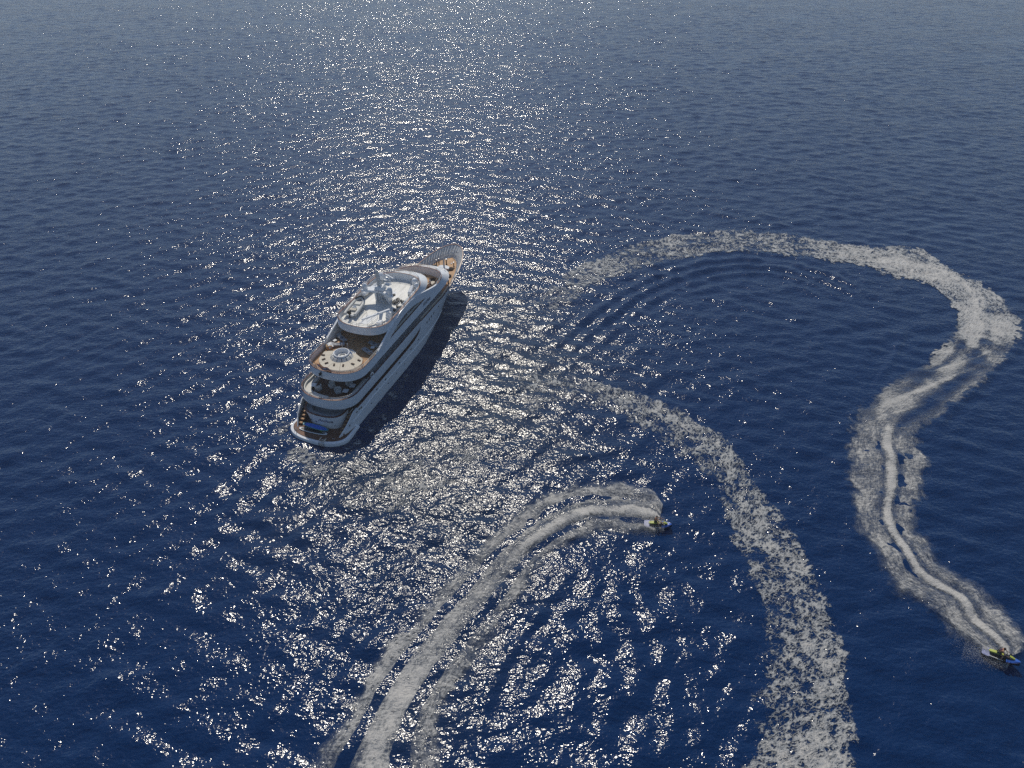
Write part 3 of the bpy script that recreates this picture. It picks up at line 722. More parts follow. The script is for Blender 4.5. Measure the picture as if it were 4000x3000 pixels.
for sy in (-1, 1): MB().box((0, sy * 0.42, 0.52), (0.8, 0.1, 0.2)).build('armrest', M['sand'], wc)
tw = thing('towel', 'white crumpled towel lying over the tan wicker chair', 'towel', 11.45, 3.4, ZS + 0.47, R(50))
tm_ = MB()
rows = []
random.seed(5)
for i in range(9): rows.append([(-0.7 + 0.18 * i, -0.35 + 0.12 * j, 0.28 + 0.1 * math.sin(i * 1.7 + j) + random.uniform(-0.04, 0.04) - 0.012 * (i - 4) ** 2) for j in range(7)])
tm_.loft(rows, closed=False).build('cloth', M['wcloth'], tw, smooth=True)

# ------------------------------------------------------------------ upper aft deck lounge
ZU = 4.785
for lab, x, y in (('white square coffee table near the curved bench on the port side', 5.35, 2.9), ('white square coffee table at the aft starboard corner of the lounge', 5.7, -2.15), ('white square coffee table forward beside the starboard banquette', 7.1, -2.45)):
    small_table(lab, x, y, ZU, s=0.8, h=0.42, rz=R(10), group='white coffee tables on the shaded lounge deck')
def armchair(label, x, y, rz, first=[None]):
    if first[0] is None:
        t = link('armchair', None)
        MB().rbox((0, 0, 0.24), (0.8, 0.8, 0.42), ch=0.06).build('seat', M['bench'], t)
        n = 9; pts = [(0.42 * math.cos(a), 0.45 * math.sin(a)) for a in np.linspace(R(70), R(290), n)]
        MB().loft([[(x_ * 1.12, y_ * 1.12, 0.06), (x_ * 1.18, y_ * 1.18, 0.75), (x_ * 0.95, y_ * 0.95, 0.77), (x_ * 0.88, y_ * 0.88, 0.1)] for x_, y_ in pts], True, True, True).build('backrest', M['bench'], t, smooth=True)
        first[0] = t; o = t
    else: o = copy_tree(first[0])
    place(o, x, y, ZU, rz); tag(o, label, 'armchair', 'pale armchairs in the shaded lounge'); return o
armchair('pale tub armchair beside the port coffee table', 5.1, 2.0, R(60))
armchair('pale tub armchair near the aft starboard coffee table', 5.45, -1.05, R(-140))
armchair('pale tub armchair in the middle of the shaded lounge', 6.3, 0.5, R(150))
armchair('pale tub armchair forward near the starboard banquette', 7.6, -1.6, R(-100))
def bench_arc(name, label, pts, w=0.75, cat='bench', m='bench', back=True):
    root = thing(name, label, cat, 0, 0, 0); P = [Vector((x, y, 0)) for x, y in pts]
    rows = []; rb = []
    for i, p in enumerate(P):
        t = (P[min(i + 1, len(P) - 1)] - P[max(i - 1, 0)]).normalized(); nn = Vector((-t.y, t.x, 0))
        a = p; b = p + nn * w
        rows.append([(a.x, a.y, ZU), (a.x, a.y, ZU + 0.40), (lerp(a.x, b.x, .05), lerp(a.y, b.y, .05), ZU + .44), (b.x, b.y, ZU + .44), (b.x, b.y, ZU)])
        a2 = p - nn * 0.16
        rb.append([(a2.x, a2.y, ZU), (a2.x, a2.y, ZU + 0.8), (a.x, a.y, ZU + .8), (a.x + nn.x * .02, a.y + nn.y * .02, ZU + .45), (a.x + nn.x * .02, a.y + nn.y * .02, ZU)])
    MB().loft(rows, True, True, True).build('seat', M[m], root)
    if back: MB().loft(rb, True, True, True).build('backrest', M[m], root)
    return root
def arc_pts(ang0, ang1, n=10, d=0.55, x0=2.25, ra=3.6, hb=4.47):
    return [(x0 + ra - (ra - d) * math.cos(a) ** (2 / 2.4) if math.cos(a) > 0 else x0 + ra, math.copysign((hb - d) * abs(math.sin(a)) ** (2 / 2.4), math.sin(a))) for a in np.linspace(R(ang0), R(ang1), n)]
bench_arc('curved_bench', 'pale curved bench along the port rail of the shaded lounge', [(7.2, 3.85), (6.2, 3.85)] + arc_pts(88, 36, 12), 0.8)
bench_arc('curved_sofa', 'pale curved sofa at the aft rail left of the middle gap', arc_pts(32, -6, 9), 0.95)
bench_arc('banquette', 'long pale banquette curving along the starboard rail of the lounge', arc_pts(-14, -88, 14) + [(6.3, -3.9), (7.4, -3.9), (9.2, -3.9)], 0.7)
def life_ring(label, x, y, z):
    t = thing('life_ring', label, 'life ring', x, y, z, 0, 'life rings')
    MB().tube([(0.36 * math.cos(a), 0, 0.36 * math.sin(a)) for a in np.linspace(0, 2 * math.pi, 20)[:-1]], 0.085, 8, True).build('ring', M['white'], t, smooth=True)
    for k in range(4):
        a0 = R(45 + 90 * k); MB().tube([(0.36 * math.cos(a), 0, 0.36 * math.sin(a)) for a in (a0 - .15, a0, a0 + .15)], 0.092, 8).build('band', M['lgrey'], t)
life_ring('white life ring hanging on the starboard rail beside the lounge banquette', 9.4, -4.48, 6.05)
life_ring('white life ring hanging under the starboard arch', 22.4, -4.12, 9.2)

# paddle boards on the swim platform
def sup(name, label, x, y, z, L_, Wd, top, nose, rz, tilt):
    t = thing(name, label, 'paddle board', x, y, z, rz); t.rotation_euler = (R(tilt), 0, YROT + rz)
    pts = [(L_ / 2 * math.cos(a), Wd / 2 * math.copysign(abs(math.sin(a)) ** 0.75, math.sin(a))) for a in np.linspace(0, 2 * math.pi, 40)[:-1]]
    b_ = MB().loft([[(x_ * .97, y_ * .9, 0) for x_, y_ in pts], [(x_, y_, .06) for x_, y_ in pts], [(x_ * .985, y_ * .94, .12) for x_, y_ in pts]], True, True, True).build('board', M[nose], t, smooth=True)
    MB().loft([[(x_ * .86, y_ * .80, .123) for x_, y_ in pts], [(x_ * .86 , y_ * .80, .13) for x_, y_ in pts]], True, False, True).build('deck_pad', M[top], b_)
    MB().box((L_ * .40, 0, .14), (.1, .14, .03)).build('handle', M['black'], b_)
sup('paddle_board', 'bright blue paddle board leaning on the transom above the dark one', 1.15, 0.65, 1.22, 4.3, 0.95, 'supblue', 'supteal', R(88), 0)
sup('paddle_board', 'black paddle board with white edge lying on the teak swim platform', 0.55, 0.75, 0.88, 4.5, 0.85, 'black', 'white', R(92), 0)
rk = thing('board_rack', 'low dark rack holding up the blue paddle board', 'rack', 1.2, 0.65, 0.853, R(88))
for dx in (-1.2, 1.2): MB().box((dx, 0, .17), (.08, .6, .34)).build('upright', M['black'], rk)
pdl = thing('paddle', 'lime green paddle with thin shaft lying across the boards', 'paddle', 0.55, -0.9, 1.03, R(70))
MB().tube([(-0.9, 0.1, 0.4), (0.3, 0, 0.06)], 0.018, 6).build('shaft', M['lgrey'], pdl)
MB().loft([[(0.2 + .5 * u, (w - .0) * s_, 0.05 + .01 * s_) for s_ in (-1, -.4, .4, 1)] for u, w in ((0, .02), (.3, .09), (.8, .10), (1, .05))], closed=False).build('blade', M['green'], pdl)

# lettering
def lettering(txt, size, shear, fn, parent, mat, name='lettering', spacing=1.0):
    cu = bpy.data.curves.new('txt', 'FONT'); cu.body = txt; cu.size = size; cu.shear = shear; cu.extrude = 0.0; cu.align_x = 'CENTER'; cu.align_y = 'CENTER'; cu.space_character = spacing; cu.resolution_u = 3
    cu.offset = size * 0.012
    tmp = bpy.data.objects.new('txt', cu); me = bpy.data.meshes.new_from_object(tmp); bpy.data.objects.remove(tmp)
    bm = bmesh.new(); bm.from_mesh(me); bmesh.ops.subdivide_edges(bm, edges=[e for e in bm.edges if e.calc_length() > size * 0.25], cuts=2); 
    for v in bm.verts: v.co = fn(v.co.x, v.co.y)
    bm.to_mesh(me); bm.free(); me.materials.clear(); me.materials.append(M[mat]); me.name = name
    return link(name, me, parent)
def on_transom(y0, z0):
    def fn(u, v):
        y = y0 - u; z = z0 + v; r = isl_at(z); r = sorted([(abs(p[1] - y), p[0]) for p in r if p[0] < 3.6])[:2]
        w = r[0][1] if r[0][0] + r[1][0] < 1e-9 else (r[0][1] * r[1][0] + r[1][1] * r[0][0]) / (r[0][0] + r[1][0])
        return Vector((w - 0.012, y, z))
    return fn
lettering('Anthea', 0.78, 0.45, on_transom(-0.75, 2.35), tr, 'navy')
lettering('SPLIT', 0.27, 0.0, on_transom(-0.72, 1.62), tr, 'lgrey', spacing=1.3)
for y, z, w in ((1.75, 1.75, 0.5), (0.75, 1.85, 0.25), (-1.95, 1.5, 0.14)):
    f_ = on_transom(y, z)(0, 0); MB().box((f_.x - .01, f_.y, f_.z), (0.05, w, 0.13)).build('vent', M['navy'], tr)
for sgn in (-1, 1):
    def on_side(u, v, sgn=sgn):
        x = 28.1 - sgn * -u if sgn < 0 else 28.1 - u
        x = 28.1 + (u if sgn < 0 else -u); z = 8.0 + v
        t = (z - 7.1) / (zt_s(x) - 7.1); return Vector((x, sgn * (lerp(4.46, 4.40, t) + 0.012), z))
    lettering('Anthea', 0.95, 0.45, on_side, sund, 'navy')

# ------------------------------------------------------------------ forward sun deck seat and people helper
def skin_body(joints, edges, radii, name, mat, parent=None, root=0, sub=1):
    me = bpy.data.meshes.new(name); me.from_pydata(joints, edges, []); o = bpy.data.objects.new(name, me); COL.objects.link(o)
    md = o.modifiers.new('skin', 'SKIN'); md.use_smooth_shade = True
    for i, r_ in enumerate(radii):
        sv = me.skin_vertices[0].data[i]; sv.radius = (r_, r_) if not isinstance(r_, tuple) else r_
    me.skin_vertices[0].data[root].use_root = True
    sb = o.modifiers.new('sub', 'SUBSURF'); sb.levels = sub; sb.render_levels = sub
    dg = bpy.context.evaluated_depsgraph_get(); dg.update(); me2 = bpy.data.meshes.new_from_object(o.evaluated_get(dg))
    bpy.data.objects.remove(o); me2.materials.clear(); me2.materials.append(mat); me2.name = name
    return me2
def seated_person(label, root_loc, rz, hip, lean, hands, knees, feet, top_mat, legs_mat, hair_mat, cap=None, yaw=0.0):
    """person astride or seated; hip height, torso lean (m forward at the shoulder), hand/knee/foot points as (x, y, z) for the left side"""
    o = link('person', None); o.location = root_loc; o.rotation_euler = (0, 0, rz); tag(o, label, 'person')
    hx, hz = hip; J = []; E_ = []; Rd = []
    def j(p, r_, par=None):
        J.append(p); Rd.append(r_)
        if par is not None: E_.append((par, len(J) - 1))
        return len(J) - 1
    pel = j((hx, 0, hz), 0.15); sp = j((hx + lean * .45, 0, hz + .24), 0.135, pel); chst = j((hx + lean * .85, 0, hz + .44), 0.15, sp)
    nk = j((hx + lean * 1.08, 0, hz + .56), 0.06, chst); hd = j((hx + lean * 1.2, 0, hz + .68), 0.095, nk); tp_ = j((hx + lean * 1.22, 0, hz + .80), 0.085, hd)
    ends = []
    for s_ in (1, -1):
        sh = j((hx + lean * .95, s_ * .2, hz + .48), 0.065, chst); H_ = hands[0 if s_ > 0 else 1]
        el = ((hx + lean * .95 + H_[0]) / 2 - .02, s_ * (abs(H_[1]) + .2) / 2 + s_ * .10, (hz + .48 + H_[2]) / 2 - .10)
        e_ = j(el, 0.045, sh); w_ = j(H_, 0.032, e_); d = (Vector(H_) - Vector(el)).normalized(); ph = Vector(H_) + d * .07; j(tuple(ph), 0.036, w_); ends.append((Vector(H_), d, s_))
        K_ = knees; F_ = feet
        h_ = j((hx + .02, s_ * .11, hz - .03), 0.095, pel); k_ = j((K_[0], s_ * K_[1], K_[2]), 0.065, h_); a_ = j((F_[0], s_ * F_[1], F_[2] + .08), 0.042, k_); j((F_[0] + .18, s_ * F_[1] * 1.03, F_[2] + .04), 0.035, a_)
    me = skin_body(J, E_, Rd, 'body', M['skin'])
    # fingers, thumbs, nose and ears joined to the body mesh
    bm = bmesh.new(); bm.from_mesh(me); x = MB()
    for Hp, d, s_ in ends:
        side = Vector((0, 0, 1)).cross(d).normalized(); up_ = d.cross(side)
        for k, L_ in enumerate((.075, .085, .08, .06)):
            b0 = Hp + d * .075 + side * (.027 - .018 * k); x.tube([b0, b0 + d * L_ * .5, b0 + d * L_ * .75 - up_ * .03, b0 + d * L_ * .6 - up_ * .06], .009, 5)
        b0 = Hp + d * .03 + side * s_ * -.035; x.tube([b0, b0 + d * .04 + side * s_ * -.03, b0 + d * .07 + side * s_ * -.03 - up_ * .02], .010, 5)
    hp = Vector(J[hd]); x.add([hp + Vector(v) for v in ((.09, -.015, .02), (.09, .015, .02), (.125, 0, 0), (.095, 0, .06))], [(0, 1, 2), (0, 2, 3), (1, 3, 2)])
    for s_ in (-1, 1): x.tube([hp + Vector((0, s_ * .09, -.02)), hp + Vector((-.01, s_ * .112, .01)), hp + Vector((0, s_ * .09, .045))], .014, 5)
    t2 = bpy.data.meshes.new('t'); t2.from_pydata(x.v, [], x.f); bm.from_mesh(t2); bm.to_mesh(me); bm.free(); bpy.data.meshes.remove(t2)
    body = link('body', me, o)
    v_ = skin_body([J[pel], J[sp], J[chst], (J[chst][0] + .02, 0, J[chst][2] + .07)], [(0, 1), (1, 2), (2, 3)], [.165, .155, .18, .13], 'vest', M[top_mat]); link('vest', v_, o)
    sj = [J[pel]]; se = []; sr = [.17]
    for s_ in (1, -1):
        sj.append((hx + .03, s_ * .11, hz - .03)); se.append((0, len(sj) - 1)); sr.append(.115)
        sj.append((lerp(hx, knees[0], .6), s_ * lerp(.11, knees[1], .6), lerp(hz, knees[2], .6))); se.append((len(sj) - 2, len(sj) - 1)); sr.append(.095)
    link('shorts', skin_body(sj, se, sr, 'shorts', M[legs_mat]), o)
    hr = MB().lathe([(.098, -.02), (.112, .04), (.108, .10), (.075, .15), (.01, .165)], (hp.x - .018, 0, hp.z - .01), 12).build('hair' if not cap else 'cap', M[cap or hair_mat], o, smooth=True)
    e = MB()
    for s_ in (-1, 1): e.box((hp.x + .092, s_ * .032, hp.z + .035), (.012, .02, .01))
    e.build('eye', M['hair'], o); MB().box((hp.x + .092, 0, hp.z - .035), (.012, .045, .01)).build('mouth', M['red'], o)
    return o
seat = thing('rattan_daybed', 'brown oval rattan daybed on the forward sun deck behind the visor', 'daybed', 33.9, -2.55, ZS, R(-12))
MB().lathe([(0.9, 0), (0.98, .3), (0.9, .42), (.75, .44), (.02, .42)], n=20, sx=1.35, sy=.72).build('base', M['wicker'], seat, smooth=True)
pts = [(1.28 * math.cos(a), .68 * math.sin(a)) for a in np.linspace(R(-75), R(75), 14)]
MB().loft([[(x_, y_, .3), (x_ * 1.04, y_ * 1.06, .95), (x_ * .95, y_ * .92, .98), (x_ * .88, y_ * .85, .4)] for x_, y_ in pts], True, True, True).build('backrest', M['wicker'], seat, smooth=True)
MB().rbox((-.1, 0, .47), (1.7, .95, .1), ch=.04).build('cushion', M['cream'], seat)
seated_person('person in a grey shirt and white cap sitting on the brown daybed', yw(33.3, -2.7, ZS), YROT + R(150), (0.0, .60), 0.05, [(.35, .18, .72), (.35, -.18, .72)], (.42, .14, .62), (.5, .14, .18), 'gshirt', 'shorts', 'hair', 'wcap')

# ------------------------------------------------------------------ foredeck baskets
for lab, x, y in (('dark round basket on the foredeck left of the foremast', 43.9, 1.65), ('dark round basket on the foredeck right of the foremast, forward one', 44.0, -1.6), ('dark round basket on the foredeck right of the foremast, nearer the visor', 41.6, -2.2)):
    t = thing('basket', lab, 'basket', x, y, deckz(x) + 0.03, 0.2 * y, 'dark round baskets on the foredeck')
    MB().lathe([(.42, 0), (.52, .14), (.50, .2), (.42, .18), (.38, .12), (.02, .10)], n=22).build('rim', M['dwick'], t, smooth=True)
    MB().lathe([(.37, .11), (.30, .17), (.15, .19), (.02, .17)], n=14).build('coil', M['dwick'], t, smooth=True)

# ------------------------------------------------------------------ top deck fittings
ZT = 10.304
ma = MB()
ma.prism([(22.15, -0.95), (22.15, 1.2), (23.6, 0.75), (23.6, -0.4)], ZT, ZT + 0.02)
ma.loft([[(22.0, 1.25, ZT), (23.6, 0.95, ZT), (23.4, 0.75, ZT), (22.0, 1.0, ZT)], [(21.5, 1.0, 12.35), (22.9, .95, 12.35), (22.9, .75, 12.35), (21.6, .75, 12.35)]], True, True, True)
ma.loft([[(23.2, .9, ZT), (23.6, .9, ZT), (23.6, -.7, ZT), (23.2, -.7, ZT)], [(22.6, .9, 12.4), (22.95, .9, 12.4), (22.95, -.9, 12.4), (22.6, -.9, 12.4)]], True, True, True)
ma.loft([[(22.0, -1.0, ZT), (23.5, -.7, ZT), (23.5, -.9, ZT), (22.1, -1.2, ZT)], [(21.4, -0.45, 12.35), (22.9, -.7, 12.35), (22.9, -1.1, 12.35), (21.3, -1.2, 12.35)]], True, True, True)
mast = ma.build('mast_pylon', M['white'], topd)
def wing(sg, yr, yt, zr, zt_):
    return MB().loft([[(21.35, yr, zr), (22.85, yr, zr), (22.95, yr, zr + .38), (21.3, yr, zr + .34)], [(21.0, lerp(yr, yt, .55), lerp(zr, zt_, .7)), (22.6, lerp(yr, yt, .55), lerp(zr, zt_, .7)), (22.5, lerp(yr, yt, .55), lerp(zr, zt_, .7) + .3), (21.1, lerp(yr, yt, .55), lerp(zr, zt_, .7) + .3)],
                 [(20.95, yt, zt_), (21.9, yt, zt_), (21.8, yt, zt_ + .16), (21.05, yt, zt_ + .16)]], True, True, True).build('mast_wing', M['white'], mast, smooth=True, angle=30)
wing(1, 0.2, 3.0, 12.35, 12.3); w_r = wing(-1, 0.1, -2.5, 12.35, 12.2)
MB().loft([[(21.3, -.4, 12.34), (22.5, -.5, 12.34), (22.5, -2.4, 12.3), (21.2, -2.4, 12.3)], [(21.6, -1.1, 11.4), (22.4, -1.1, 11.4), (22.3, -1.9, 11.9), (21.4, -1.9, 11.9)]], True, True, True).build('wing_fairing', M['white'], mast)
MB().loft([[(21.3, .85, 12.74), (22.8, .75, 12.74), (22.8, -.55, 12.74), (21.3, -.7, 12.74)], [(21.45, .65, 13.3), (22.5, .6, 13.3), (22.5, -.35, 13.3), (21.45, -.5, 13.3)]], True, False, True).build('mast_base', M['white'], mast)
MB().loft([[(21.65, .42, 13.3), (22.2, .42, 13.3), (22.2, -.12, 13.3), (21.65, -.12, 13.3)], [(21.4, .3, 16.2), (21.68, .3, 16.2), (21.68, 0, 16.2), (21.4, 0, 16.2)]], True, True, True).build('mast_column', M['lgrey'], mast)
pl_ = MB().tube([(21.5, .3, 16.3), (21.45, .35, 17.6)], .03, 6).build('mast_pole', M['lgrey'], mast); MB().lathe([(.02, -.14), (.13, -.1), (.13, .1), (.02, .14)], (21.45, .35, 17.6), 10).build('mast_light', M['black'], pl_)
MB().tube([(21.6, .05, 16.3), (21.6, .05, 17.0)], .05, 6).build('mast_pole', M['black'], mast)
rb_ = MB().box((22.7, -.75, 14.2), (.9, .55, .12)).lathe([(.22, 0), (.28, .1), (.2, .26), (.02, .3)], (22.8, -.75, 14.26), 12).build('radar_bracket', M['white'], mast)
MB().box((22.9, -1.15, 14.66), (.16, 2.1, .12), rz=R(-25)).build('radar_scanner', M['white'], rb_)
rb2 = MB().box((22.6, -.9, 13.35), (.7, .75, .1)).tube([(22.8, -1.2, 13.4), (22.9, -1.25, 13.9), (22.7, -.8, 14.1)], .07, 6).build('radar_bracket', M['white'], mast)
MB().box((22.55, -.95, 13.5), (.3, 1.2, .14)).build('radar_scanner', M['white'], rb2)
MB().tube([(22.6, .9, 13.0), (22.5, 1.2, 13.3), (22.5, 1.6, 13.0)], .04, 5).build('horn', M['steel'], mast)
ld = MB()
for dy in (-.22, .22): ld.tube([(21.75, .1 + dy, ZT), (21.5, .1 + dy, 12.3)], .035, 5)
for k in range(5): ld.box((21.71 - .05 * k, .1, 10.75 + .36 * k), (.06, .46, .05))
ld.build('ladder', M['white'], mast)
def dome(x, y, z, r_, h, name='radome', parent=None):
    prof = [(r_ * .55, 0), (r_ * .95, .05), (r_, h * .25)] + [(r_ * math.cos(a), h * .45 + (h * .55) * math.sin(a)) for a in np.linspace(0, R(85), 8)]
    d = MB().lathe(prof, (x, y, z), 20).build(name, M['white'], parent or topd, smooth=True); return d
dome(21.45, 2.5, 12.45, .40, 1.1, parent=mast); dome(21.5, -1.75, 12.4, .44, 1.25, parent=mast)
for x, y, r_, h, pz in ((27.2, 2.9, .46, 1.2, .9), (27.8, -2.75, .45, 1.0, .8), (27.1, -3.45, .40, .85, .6)):
    d = dome(x, y, ZT + pz, r_, h); MB().tube([(x, y, ZT), (x, y, ZT + pz + .05)], .2, 10).build('pedestal', M['lgrey'], d)
MB().lathe([(.1, 0), (.2, .1), (.2, .3), (.02, .35)], (21.4, -2.55, 12.3), 10).build('searchlight', M['black'], mast)
MB().lathe([(.16, 0), (.16, .08), (.02, .1)], (29.0, -1.45, 10.95), 10).build('vent', M['black'], topd)
def canister(x, y, rz):
    o = MB()
    prof = [(.24, -1.1), (.31, -1.02)] 
    for k in range(7): prof += [(.31, -.98 + .3 * k), (.345, -.93 + .3 * k), (.345, -.83 + .3 * k), (.31, -.78 + .3 * k)]
    prof += [(.31, 1.12), (.24, 1.2)]
    ob = o.lathe(prof, n=14).build('life_raft', M['white'], topd, smooth=True, angle=20); ob.location = (x, y, ZT + .6); ob.rotation_euler = (R(90), 0, rz + R(90))
    for d in (-.6, .6): MB().box((x + d * math.cos(rz), y + d * math.sin(rz), ZT + .12), (.12, .8, .25), rz=rz).build('cradle', M['lgrey'], ob).matrix_parent_inverse = ob.matrix_basis.inverted()
canister(26.0, -2.95, R(14)); canister(25.6, 3.1, R(-8)); canister(23.3, 3.4, R(-4))
for k, (x, y) in enumerate(((19.0, -3.25), (20.2, -3.25), (21.3, -3.2), (23.0, -3.1))):
    MB().box((x, y, ZT + .22), (.10, .75, .36)).box((x - .16, y, ZT + .4), (.4, .2, .08)).box((x, y - .36, ZT + .3), (.34, .08, .5)).box((x, y + .36, ZT + .25), (.34, .08, .4)).build('boat_chock', M['black'], topd)
# white blocks imitating sunlit slots along the starboard rim
for k in range(9): MB().box((22.1 + .62 * k, -3.72 - .02 * k, 10.99 + .03 * k), (.44, .20, .12)).build('lit_slot', M['white'], topd)
gear = thing('rope_heap', 'black heap of coiled rope and gear on the white top deck', 'rope heap', 22.75, -1.9, ZT)
random.seed(3)
for k in range(7):
    a = R(51 * k); MB().tube([(.25 * math.cos(a) + (.34 + .04 * k) * math.cos(b), .2 * math.sin(a) + (.30) * math.sin(b), .07 + .05 * k + .03 * math.sin(3 * b)) for b in np.linspace(0, 6.28, 14)[:-1]], .07, 6, True).build('coil', M['black'], gear)
MB().box((.1, .1, .46), (.25, .08, .05), rz=.5).box((-.2, -.1, .42), (.22, .07, .05), rz=-.4).build('strap', M['wcloth'], gear); MB().lathe([(.02, -.12), (.16, 0), (.02, .14)], (.55, -.5, .15), 10).build('buoy', M['black'], gear)
# crane and stair guard rails
cr = MB().lathe([(.36, 0), (.34, .5), (.28, .55), (.28, 1.1), (.02, 1.12)], (18.3, -2.9, ZT), 14).build('crane', M['white'], topd)
MB().loft([[(18.6, -3.2, 11.35), (18.75, -2.95, 11.35), (18.75, -2.95, 11.65), (18.6, -3.2, 11.65)], [(14.85, -.55, 11.3), (14.95, -.35, 11.3), (14.95, -.35, 11.5), (14.85, -.55, 11.5)]], True, True, True).build('crane_boom', M['white'], cr)
MB().loft([[(18.0, -3.4, ZT), (18.9, -3.4, ZT), (18.9, -2.6, ZT), (18.0, -2.6, ZT)], [(18.1, -3.3, ZT + .8), (18.8, -3.3, ZT + .8), (18.8, -2.7, ZT + .8), (18.1, -2.7, ZT + .8)]], True, True, True).build('crane_foot', M['white'], cr)
hr_ = MB()
for y0, y1 in ((.45, .5), (-.95, -1.3)):
    hr_.tube([(15.4, y0, ZT), (15.4, y0, ZT + .9), (17.6, y1, ZT + .9), (17.9, y1, ZT + .5), (17.9, y1, ZT)], .03, 5).tube([(16.5, (y0 + y1) / 2, ZT), (16.5, (y0 + y1) / 2, ZT + .9)], .025, 5).tube([(15.4, y0, ZT + .45), (17.9, y1, ZT + .45)], .022, 5)
hr_.build('stair_rail', M['steel'], topd)
MB().prism([(15.4, -.85), (17.9, -1.15), (17.9, .4), (15.4, .38)], ZT + .002, ZT + .03).build('stair_hatch', M['white'], topd)
MB().rbox((16.2, -2.6, ZT + .25), (.9, .7, .5), ch=.08).build('locker', M['white'], topd)

# tender on the top deck
td = thing('tender', 'small white inflatable tender with outboard resting on the top deck', 'boat', 18.5, 2.72, ZT + .02, R(8))
tb = [(-2.35, -.82), (-1.2, -.86), (.2, -.86), (1.2, -.80), (1.9, -.58), (2.35, -.22), (2.45, 0), (2.35, .22), (1.9, .58), (1.2, .80), (.2, .86), (-1.2, .86), (-2.35, .82)]
MB().tube([(x, y, .62 + (.16 * max(0, x - 1.2) / 1.2)) for x, y in tb], .24, 10).build('inflatable_tube', M['tube'], td, smooth=True)
MB().loft([[(x, y * .9, .62 - .1 * abs(1)) for x, y in tb], [(x * .92, y * .45, .12) for x, y in tb]], True, True, True).build('hull', M['white'], td)
MB().prism([(x * .9, y * .78) for x, y in tb], .50, .54).build('floor', M['bench'], td)
MB().box((-.5, 0, .72), (.5, .62, .42), taper=.8).box((-.35, 0, 1.0), (.06, .5, .2), ry=R(-25)).build('console', M['white'], td)
MB().rbox((-1.05, 0, .68), (.6, 1.1, .3), ch=.06).build('seat', M['cream'], td); MB().rbox((1.0, 0, .64), (.9, 1.0, .2), ch=.05).build('bow_seat', M['bench'], td)
ob = MB().loft([[(-2.5, -.2, .7), (-2.15, -.2, .7), (-2.15, .2, .7), (-2.5, .2, .7)], [(-2.75, -.22, 1.2), (-2.15, -.2, 1.25), (-2.15, .2, 1.25), (-2.75, .22, 1.2)], [(-2.65, -.14, 1.4), (-2.25, -.14, 1.42), (-2.25, .14, 1.42), (-2.65, .14, 1.4)]], True, True, True).build('outboard', M['black'], td)
MB().box((-2.45, 0, .45), (.16, .1, .7)).build('outboard_leg', M['black'], ob)
MB().tube([(1.75, -.75, 1.02), (2.2, -.35, 1.1), (2.45, 0, 1.12), (2.2, .35, 1.1), (1.75, .75, 1.02)], .1, 8).build('bow_cover', M['black'], td)
for dx in (-1.2, 1.0): MB().box((dx, 0, .07), (.14, 1.3, .14)).build('cradle', M['lgrey'], td)

# ------------------------------------------------------------------ jet skis
def jet_ski(name, label, w, head, pitch, roll, z, lime=True):
    t = link(name, None); t.location = (w[0], w[1], z); t.rotation_euler = (R(roll), R(-pitch), head); tag(t, label, 'jet ski', 'jet skis towing foam wakes')
    xs = [-1.62, -1.5, -.9, -.2, .5, 1.0, 1.35, 1.6, 1.72]; hb = [.42, .52, .58, .60, .57, .46, .32, .16, .03]; zs = [.32, .32, .33, .36, .42, .48, .54, .58, .60]
    MB().loft([[(x, -h * .35, -.15 + .12 * max(0, x)), (x, -h * .9, .05 + .12 * max(0, x)), (x, -h, zz), (x, h, zz), (x, h * .9, .05 + .12 * max(0, x)), (x, h * .35, -.15 + .12 * max(0, x))] for x, h, zz in zip(xs, hb, zs)], True, True, True).build('hull', M['skiblk'], t, smooth=True)
    MB().loft([[(x, -h * 1.01, zz + .004), (x, -h * .8, zz + .05), (x, h * .8, zz + .05), (x, h * 1.01, zz + .004)] for x, h, zz in zip(xs[:3], hb[:3], zs[:3])], True, True, True).build('stern_deck', M['skigrey'], t)
    for s_ in (-1, 1):
        MB().box((-.35, s_ * .5, .40), (1.25, .07, .05)).build('footwell_trim', M['lgrey'], t)
    MB().loft([[(x, -h * 1.02, zz - .04), (x, -h * .55, zz + up), (x, h * .55, zz + up), (x, h * 1.02, zz - .04)] for x, h, zz, up in zip(xs[4:], hb[4:], zs[4:], (.10, .14, .13, .08, .02))], True, True, True).build('nose_cowl', M['skiblue'], t, smooth=True, angle=25)
    MB().loft([[(x, -h, z0), (x, -h * .7, z1), (x, h * .7, z1), (x, h, z0)] for x, h, z0, z1 in ((-.95, .18, .36, .62), (-.3, .22, .36, .74), (.25, .2, .4, .72), (.75, .24, .5, .80), (1.15, .2, .56, .70))], True, True, True).build('engine_cover', M['skiblk'], t, smooth=True, angle=30)
    MB().loft([[(x, -h, z0), (x, -h * .8, z1), (x, h * .8, z1), (x, h, z0)] for x, h, z0, z1 in ((-1.05, .14, .60, .70), (-.75, .2, .64, .76), (-.2, .21, .74, .82), (.2, .16, .72, .80))], True, True, True).build('seat', M['skiyel'], t, smooth=True)
    MB().loft([[(x, -h, z0), (x, h, z0), (x, h * .7, z1), (x, -h * .7, z1)] for x, h, z0, z1 in ((.72, .16, .81, .9), (.95, .17, .76, .86), (1.2, .1, .70, .76))], True, True, True).build('dash_cover', M['skiyel'], t)
    MB().tube([(.45, 0, .74), (.42, 0, 1.0)], .07, 6).tube([(.34, -.36, 1.03), (.44, -.12, 1.02), (.44, .12, 1.02), (.34, .36, 1.03)], .035, 6).build('handlebar', M['skiblk'], t)
    for s_ in (-1, 1): MB().box((.8, s_ * .32, .84), (.16, .14, .10), rz=s_ * .3).build('mirror', M['skiblk'], t)
    return t
def gw(px, py, z=0.3): q = ground(px, py, z); return Vector((q[0], q[1]))
K = 2212 / 4000
